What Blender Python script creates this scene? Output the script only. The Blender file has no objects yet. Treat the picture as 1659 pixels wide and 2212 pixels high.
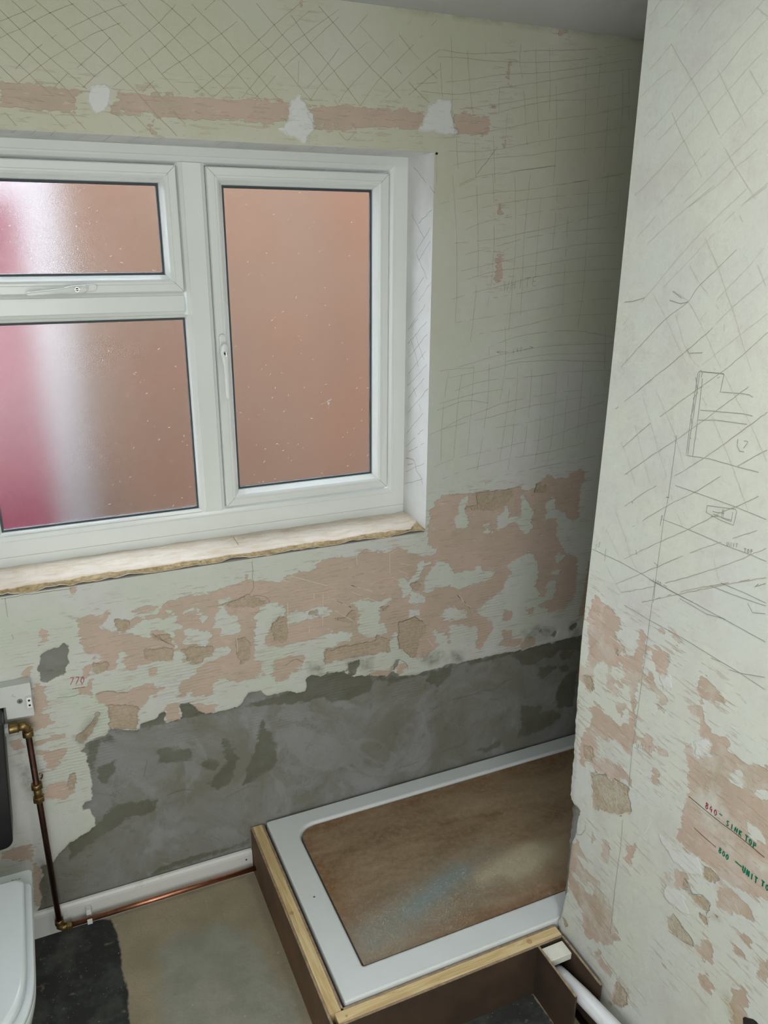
import bpy, bmesh, math, random
import numpy as np
from mathutils import Vector, Matrix, noise as mnoise
random.seed(7)
SC = bpy.context.scene
COL = SC.collection

# ------------------------------------------------------------------ camera
cam_d = bpy.data.cameras.new('camera'); cam = bpy.data.objects.new('camera', cam_d); COL.objects.link(cam)
SC.camera = cam
yaw, pitch, roll = 0.42026171, 0.33219822, 0.00617099
fwd = Vector((math.sin(yaw)*math.cos(pitch), math.cos(yaw)*math.cos(pitch), -math.sin(pitch)))
rt = Vector((math.cos(yaw), -math.sin(yaw), 0)); up = rt.cross(fwd)
rt, up = rt*math.cos(roll)+up*math.sin(roll), -rt*math.sin(roll)+up*math.cos(roll)
cam.matrix_world = Matrix(((rt.x, up.x, -fwd.x, -1.04297), (rt.y, up.y, -fwd.y, -2.02362), (rt.z, up.z, -fwd.z, 1.91406), (0, 0, 0, 1)))
cam_d.sensor_fit = 'VERTICAL'; cam_d.sensor_height = 24.0; cam_d.lens = 24.0*1717.5/2212.0
cam_d.clip_start = 0.02; cam_d.clip_end = 60

# ------------------------------------------------------------------ light
SC.view_settings.view_transform = 'Standard'; SC.view_settings.look = 'None'
SC.view_settings.gamma = 1.0; SC.view_settings.use_curve_mapping = False
SC.view_settings.exposure = 0.05
SC.cycles.max_bounces = 7; SC.cycles.diffuse_bounces = 4; SC.cycles.glossy_bounces = 2; SC.cycles.adaptive_threshold = 0.05; SC.cycles.adaptive_min_samples = 16
w = bpy.data.worlds.new('overcast_sky'); SC.world = w; w.use_nodes = True
bg = w.node_tree.nodes['Background']
bg.inputs[0].default_value = (0.82, 0.90, 1.0, 1); bg.inputs[1].default_value = 30.0      # flat overcast daylight
ld = bpy.data.lights.new('ceiling_lamp_light', 'AREA'); ld.shape = 'DISK'; ld.size = 0.24
ld.energy = 7.0; ld.color = (1.0, 0.98, 0.92)
lo = bpy.data.objects.new('ceiling_lamp_light', ld); COL.objects.link(lo); lo.location = (-0.27, -1.62, 2.385)

ld2 = bpy.data.lights.new('side_fill_light', 'AREA'); ld2.shape = 'RECTANGLE'; ld2.size = 0.9; ld2.size_y = 1.1  # added fill from the left, stands for no known window
ld2.energy = 8.0; ld2.color = (0.96, 0.99, 1.0)
lo2 = bpy.data.objects.new('side_fill_light', ld2); COL.objects.link(lo2); lo2.location = (-1.735, -2.0, 1.6); lo2.rotation_euler = (math.pi/2, 0, -math.pi/2)
ld3 = bpy.data.lights.new('rear_fill_light', 'AREA'); ld3.shape = 'RECTANGLE'; ld3.size = 0.9; ld3.size_y = 1.5  # added fill from behind the camera to brighten the back wall
ld3.energy = 25.0; ld3.color = (1.0, 0.995, 0.985)
lo3 = bpy.data.objects.new('rear_fill_light', ld3); COL.objects.link(lo3); lo3.location = (-1.22, -2.735, 1.35); lo3.rotation_euler = (math.pi/2, 0, 0)

# ------------------------------------------------------------------ helpers
def lin(c):
    return tuple(((v/255)/12.92 if v/255 <= 0.04045 else ((v/255+0.055)/1.055)**2.4) for v in c)+(1.0,)

class NT:
    """small helper for shader graphs"""
    def __init__(s, name):
        s.m = bpy.data.materials.new(name); s.m.use_nodes = True
        s.t = s.m.node_tree; s.t.nodes.clear()
        s.out = s.t.nodes.new('ShaderNodeOutputMaterial')
        s.b = s.t.nodes.new('ShaderNodeBsdfPrincipled'); s.t.links.new(s.b.outputs[0], s.out.inputs[0])
        s.tc = s.t.nodes.new('ShaderNodeTexCoord').outputs['Object']
    def put(s, sock, v):
        if isinstance(v, bpy.types.NodeSocket): s.t.links.new(v, sock)
        else:
            try: sock.default_value = v
            except Exception: sock.default_value = (v[0], v[1], v[2])
    def set(s, **k):
        for n, v in k.items(): s.put(s.b.inputs[n.replace('_', ' ')], v)
    def math(s, op, a, b=0.0, c=None, clamp=False):
        n = s.t.nodes.new('ShaderNodeMath'); n.operation = op; n.use_clamp = clamp
        s.put(n.inputs[0], a); s.put(n.inputs[1], b)
        if c is not None: s.put(n.inputs[2], c)
        return n.outputs[0]
    def scale(s, v, sc):
        n = s.t.nodes.new('ShaderNodeVectorMath'); n.operation = 'MULTIPLY'
        s.put(n.inputs[0], v); n.inputs[1].default_value = sc
        return n.outputs[0]
    def noise(s, scale=5., detail=4., rough=.55, vec=None, off=(0, 0, 0), stretch=None, dist=0.):
        v = s.tc if vec is None else vec
        if stretch: v = s.scale(v, stretch)
        if any(off):
            a = s.t.nodes.new('ShaderNodeVectorMath'); a.operation = 'ADD'; s.put(a.inputs[0], v); a.inputs[1].default_value = off; v = a.outputs[0]
        n = s.t.nodes.new('ShaderNodeTexNoise'); s.put(n.inputs['Vector'], v)
        n.inputs['Scale'].default_value = scale; n.inputs['Detail'].default_value = detail
        n.inputs['Roughness'].default_value = rough; n.inputs['Distortion'].default_value = dist
        return n.outputs[0]
    def ramp(s, v, a, b):
        """0 below a, 1 above b (a may exceed b)"""
        n = s.t.nodes.new('ShaderNodeMapRange'); n.clamp = True
        s.put(n.inputs['Value'], v); n.inputs['From Min'].default_value = a; n.inputs['From Max'].default_value = b
        return n.outputs[0]
    def mix(s, f, a, b):
        n = s.t.nodes.new('ShaderNodeMix'); n.data_type = 'RGBA'
        s.put(n.inputs[0], f); s.put(n.inputs[6], a); s.put(n.inputs[7], b)
        return n.outputs[2]
    def attr(s, name):
        n = s.t.nodes.new('ShaderNodeAttribute'); n.attribute_name = name
        return n.outputs['Fac']
    def z(s, k=2):
        n = s.t.nodes.new('ShaderNodeSeparateXYZ'); s.put(n.inputs[0], s.tc)
        return n.outputs[k]
    def bump(s, h, strength=1.0, dist=1.0):
        n = s.t.nodes.new('ShaderNodeBump'); n.inputs['Strength'].default_value = strength
        n.inputs['Distance'].default_value = dist; s.put(n.inputs['Height'], h)
        s.t.links.new(n.outputs[0], s.b.inputs['Normal'])

def simple(name, rgb, rough=.5, metal=0., var=.0, scale=20., bump=0., stretch=None, spec=.5):
    n = NT(name)
    if var:
        a = lin(rgb); b = lin(tuple(max(0, c*(1-var)) for c in rgb))
        n.set(Base_Color=n.mix(n.ramp(n.noise(scale, stretch=stretch), .35, .65), a, b))
    else: n.set(Base_Color=lin(rgb))
    n.set(Roughness=rough, Metallic=metal); n.b.inputs['Specular IOR Level'].default_value = spec
    if bump: n.bump(n.math('MULTIPLY', n.noise(scale*3, stretch=stretch), bump))
    return n.m

def plaster(name, skim_a, skim_b, top=None, comb=None, stain=(96, 92, 74), thin=None):
    """layered bare wall: old skim, pink undercoat, sandy render, cement, filler, each bounded by a mesh attribute (metres, negative inside)"""
    n = NT(name)
    fine = n.noise(38, 4, .62); streak = n.noise(14, 4, .6, stretch=(1., 1., 5.5)); med = n.noise(9, 2, .5, off=(3, 1, 2))
    c3 = lambda v, k: n.math('MULTIPLY', n.math('SUBTRACT', v, .5), k)
    def mask(layer, kf, ks, w=.0013):
        e = n.math('ADD', n.attr(layer), n.math('ADD', c3(fine, kf), c3(streak, ks)))
        return n.ramp(e, w, -w)
    P = mask('pink', .03, .04); S = mask('sand', .03, .012, .002); C = mask('cement', .026, .010); D = mask('damp', .040, .02, .0035); W = mask('filler', .03, .012, .0025)
    if thin: P = n.math('MULTIPLY', P, n.ramp(n.noise(11, 5, .65, off=(4, 9, 4)), .25, thin))
    base = n.mix(n.ramp(n.noise(4.5, 5, .6), .40, .62), lin(skim_a), lin(skim_b))
    base = n.mix(n.math('MULTIPLY', n.ramp(n.noise(6.5, 6, .68, off=(1, 8, 3)), .50, .66), .55), base, lin((190, 187, 184)))
    if top:
        zz = n.math('ADD', n.z(), c3(n.noise(2.5, 3, .5, off=(5, 5, 5)), .9))
        base = n.mix(n.ramp(zz, 1.30, 2.05), base, n.mix(n.ramp(n.noise(3.5, 5, .6, off=(9, 2, 4)), .42, .66), lin(top[0]), lin(top[1])))
    base = n.mix(n.math('MULTIPLY', n.ramp(n.noise(60, 3, .7), .55, .8), .25), base, lin((165, 165, 150)))
    # shallow scrapes of pink and sand showing in the skim around the stripped zone
    near = n.ramp(n.attr('pink'), .07, .0)
    scr = n.math('MULTIPLY', n.ramp(n.noise(20, 3, .65, stretch=(.8, .8, 6.), off=(7, 7, 7)), .585, .62), near)
    ridge = None
    if comb:
        wv = n.t.nodes.new('ShaderNodeTexWave'); wv.bands_direction = 'Z'; n.put(wv.inputs['Vector'], n.tc)
        wv.inputs['Scale'].default_value = 33; wv.inputs['Distortion'].default_value = 3.; wv.inputs['Detail'].default_value = 2; wv.inputs['Detail Scale'].default_value = 1.
        zone = n.math('MULTIPLY', n.ramp(n.noise(5.5, 2, .5, off=(2, 8, 1)), .47, .60), n.math('MULTIPLY', n.ramp(n.z(), comb[0], comb[0]+.12), n.ramp(n.z(), comb[1], comb[1]-.12)))
        ridge = n.math('MULTIPLY', n.ramp(wv.outputs[1], .35, .75), zone)
        base = n.mix(n.math('MULTIPLY', ridge, .16), base, lin((150, 142, 120)))
    pink = n.mix(n.ramp(n.noise(7, 5, .6, off=(1, 6, 3)), .38, .68), lin((186, 167, 154)), lin((174, 160, 144)))
    sand = n.mix(n.ramp(n.noise(90, 4, .7), .4, .65), lin((174, 160, 140)), lin((156, 143, 121)))
    cem = n.mix(n.ramp(n.noise(4.2, 7, .62, dist=.9, off=(4, 4, 4)), .42, .60), lin((117, 117, 108)), lin((133, 134, 133)))
    crk = n.math('MULTIPLY', n.ramp(n.math('ABSOLUTE', n.math('SUBTRACT', n.noise(6.5, 7, .66, dist=.8, off=(8, 1, 5)), .5)), .007, .001), n.ramp(n.noise(4, 2, .5, off=(1, 1, 1)), .5, .6))
    cem = n.mix(n.math('MULTIPLY', crk, .45), cem, lin((80, 79, 70)))
    cem = n.mix(n.math('MULTIPLY', n.ramp(n.noise(26, 5, .65), .6, .72), .5), cem, lin((92, 92, 80)))
    damp = n.mix(n.ramp(n.noise(12, 4, .6), .4, .7), lin((90, 90, 76)), lin((103, 104, 92)))
    col = n.mix(n.math('MULTIPLY', scr, .75), base, pink)
    col = n.mix(P, col, pink)
    ls = n.math('MULTIPLY', n.ramp(n.noise(26, 3, .6, stretch=(1., 1., 3.), off=(1, 3, 9)), .63, .67), P)
    col = n.mix(n.math('MULTIPLY', ls, .35), col, lin((205, 196, 182)))
    col = n.mix(n.math('MULTIPLY', S, n.ramp(n.noise(18, 4, .6, off=(6, 1, 1)), .1, .6)), col, sand); col = n.mix(C, col, cem); lil = n.ramp(n.noise(3.4, 6, .6, dist=1.2, off=(9, 9, 1)), .57, .61); cem2 = n.mix(n.math('MULTIPLY', lil, .5), col, lin((143, 144, 146))); col = n.mix(C, col, cem2); col = n.mix(n.math('MULTIPLY', n.math('MULTIPLY', D, C), .78), col, damp)
    st = n.math('MULTIPLY', n.ramp(n.attr('stain'), .012, -.012), n.ramp(n.noise(24, 6, .7, off=(2, 2, 7)), .36, .62))
    col = n.mix(n.math('MULTIPLY', st, .62), col, lin(stain))
    col = n.mix(n.math('MULTIPLY', W, .85 if not thin else .6), col, lin((208, 211, 211)))
    n.set(Base_Color=col, Roughness=.85); n.b.inputs['Specular IOR Level'].default_value = .2
    h = n.math('MULTIPLY', P, -.0011)
    h = n.math('ADD', h, n.math('MULTIPLY', n.math('MULTIPLY', S, n.math('ADD', n.math('MULTIPLY', n.noise(160, 1, .7), .0022), -.0042)), 1.))
    h = n.math('ADD', h, n.math('MULTIPLY', C, -.0035)); h = n.math('ADD', h, n.math('MULTIPLY', W, .0006))
    h = n.math('ADD', h, n.math('MULTIPLY', med, .0022)); h = n.math('ADD', h, n.math('MULTIPLY', fine, .0009)); h = n.math('ADD', h, n.math('MULTIPLY', scr, -.0008))
    h = n.math('ADD', h, n.math('MULTIPLY', n.math('MULTIPLY', W, med), .0025))
    h = n.math('ADD', h, n.math('MULTIPLY', n.math('MULTIPLY', C, n.noise(13, 4, .62, off=(3, 3, 8))), .006))
    if ridge is not None: h = n.math('ADD', h, n.math('MULTIPLY', ridge, -.0006))
    n.bump(h, .8)
    return n.m

class MB:
    def __init__(s): s.v = []; s.f = []; s.mi = []; s.sm = []
    def add(s, v, f, mi=0, sm=False):
        o = len(s.v); s.v += [tuple(p) for p in v]; s.f += [tuple(i+o for i in q) for q in f]; s.mi += [mi]*len(f); s.sm += [sm]*len(f); return s
    def box(s, a, b, bev=0., mi=0, rot=None, org=None, seg=2):
        bm = bmesh.new(); bmesh.ops.create_cube(bm, size=1)
        for v in bm.verts: v.co = Vector([(a[k]+b[k])/2+v.co[k]*(b[k]-a[k]) for k in range(3)])
        if bev: bmesh.ops.bevel(bm, geom=bm.edges[:], offset=bev, segments=seg, affect='EDGES', profile=.5)
        if rot is not None: bmesh.ops.rotate(bm, verts=bm.verts, cent=org or Vector(((a[0]+b[0])/2, (a[1]+b[1])/2, (a[2]+b[2])/2)), matrix=rot)
        s.bm(bm, mi); return s
    def bm(s, bm, mi=0, sm=False):
        bm.verts.index_update(); s.add([v.co[:] for v in bm.verts], [[v.index for v in f.verts] for f in bm.faces], mi, sm); bm.free()
    def tube(s, pts, r, n=20, mi=0, caps=True):
        """round section swept along points; r is a number or a list"""
        P = [Vector(p) for p in pts]; R = r if isinstance(r, (list, tuple)) else [r]*len(P)
        vs = []; fs = []; ref = None
        for i, p in enumerate(P):
            t = ((P[min(i+1, len(P)-1)]-P[max(i-1, 0)])).normalized()
            if ref is None: ref = Vector((0, 0, 1)) if abs(t.z) < .8 else Vector((0, 1, 0))
            u = (ref-t*ref.dot(t)).normalized(); ref = u; v = t.cross(u)
            for k in range(n):
                a = 2*math.pi*k/n; vs.append(p+(u*math.cos(a)+v*math.sin(a))*R[i])
        for i in range(len(P)-1):
            for k in range(n): fs.append((i*n+k, i*n+(k+1) % n, (i+1)*n+(k+1) % n, (i+1)*n+k))
        o = len(s.v); s.add(vs, fs, mi, True)
        if caps:
            s.f += [tuple(o+k for k in reversed(range(n))), tuple(o+(len(P)-1)*n+k for k in range(n))]; s.mi += [mi]*2; s.sm += [False]*2
        return s
    def prism(s, pts, h0, h1, axis=2, mi=0, bev=0., sm=False):
        """outline (2D) extruded along an axis"""
        bm = bmesh.new(); mk = {2: lambda a, b, c: (a, b, c), 1: lambda a, b, c: (a, c, b), 0: lambda a, b, c: (c, a, b)}[axis]
        vs = [bm.verts.new(mk(p[0], p[1], h0)) for p in pts]; f = bm.faces.new(vs)
        r = bmesh.ops.extrude_face_region(bm, geom=[f]); d = Vector(mk(0, 0, h1-h0))
        top = [g for g in r['geom'] if isinstance(g, bmesh.types.BMVert)]
        for v in top: v.co += d
        bmesh.ops.recalc_face_normals(bm, faces=bm.faces)
        if bev:
            es = [e for e in bm.edges if len(e.link_faces) == 2 and e.calc_face_angle(0) > .6]
            bmesh.ops.bevel(bm, geom=es, offset=bev, segments=3, affect='EDGES', profile=.5)
        s.bm(bm, mi, sm); return s
    def loop(s, x0, x1, z0, z1, prof, mi=0):
        """mitred frame round a rectangle in the wall plane; prof = (inset, y) points"""
        vs = []; n = len(prof)
        for k in range(4):
            for (i, y) in prof:
                vs.append(((x0+i, x1-i, x1-i, x0+i)[k], y, (z0+i, z0+i, z1-i, z1-i)[k]))
        fs = [(k*n+j, k*n+j+1, ((k+1) % 4)*n+j+1, ((k+1) % 4)*n+j) for k in range(4) for j in range(n-1)]
        s.add(vs, fs, mi); return s
    def build(s, name, mat, parent=None, smooth=None):
        me = bpy.data.meshes.new(name); me.from_pydata(s.v, [], s.f)
        for m in (mat if isinstance(mat, list) else [mat]): me.materials.append(m)
        me.polygons.foreach_set('material_index', s.mi)
        me.polygons.foreach_set('use_smooth', s.sm if smooth is None else [smooth]*len(s.f))
        me.update()
        o = bpy.data.objects.new(name, me); COL.objects.link(o)
        if parent:
            o.parent = parent; o.matrix_parent_inverse = Matrix.Translation(parent.location).inverted()
        return o

def tag(o, label, cat, group=None):
    o['label'] = label; o['category'] = cat
    if group: o['group'] = group
    return o
def thing(name, loc, label, cat):
    o = bpy.data.objects.new(name, None); o.empty_display_size = .05; COL.objects.link(o); o.location = loc
    return tag(o, label, cat)
def struct(o): o['kind'] = 'structure'; return o

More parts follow.
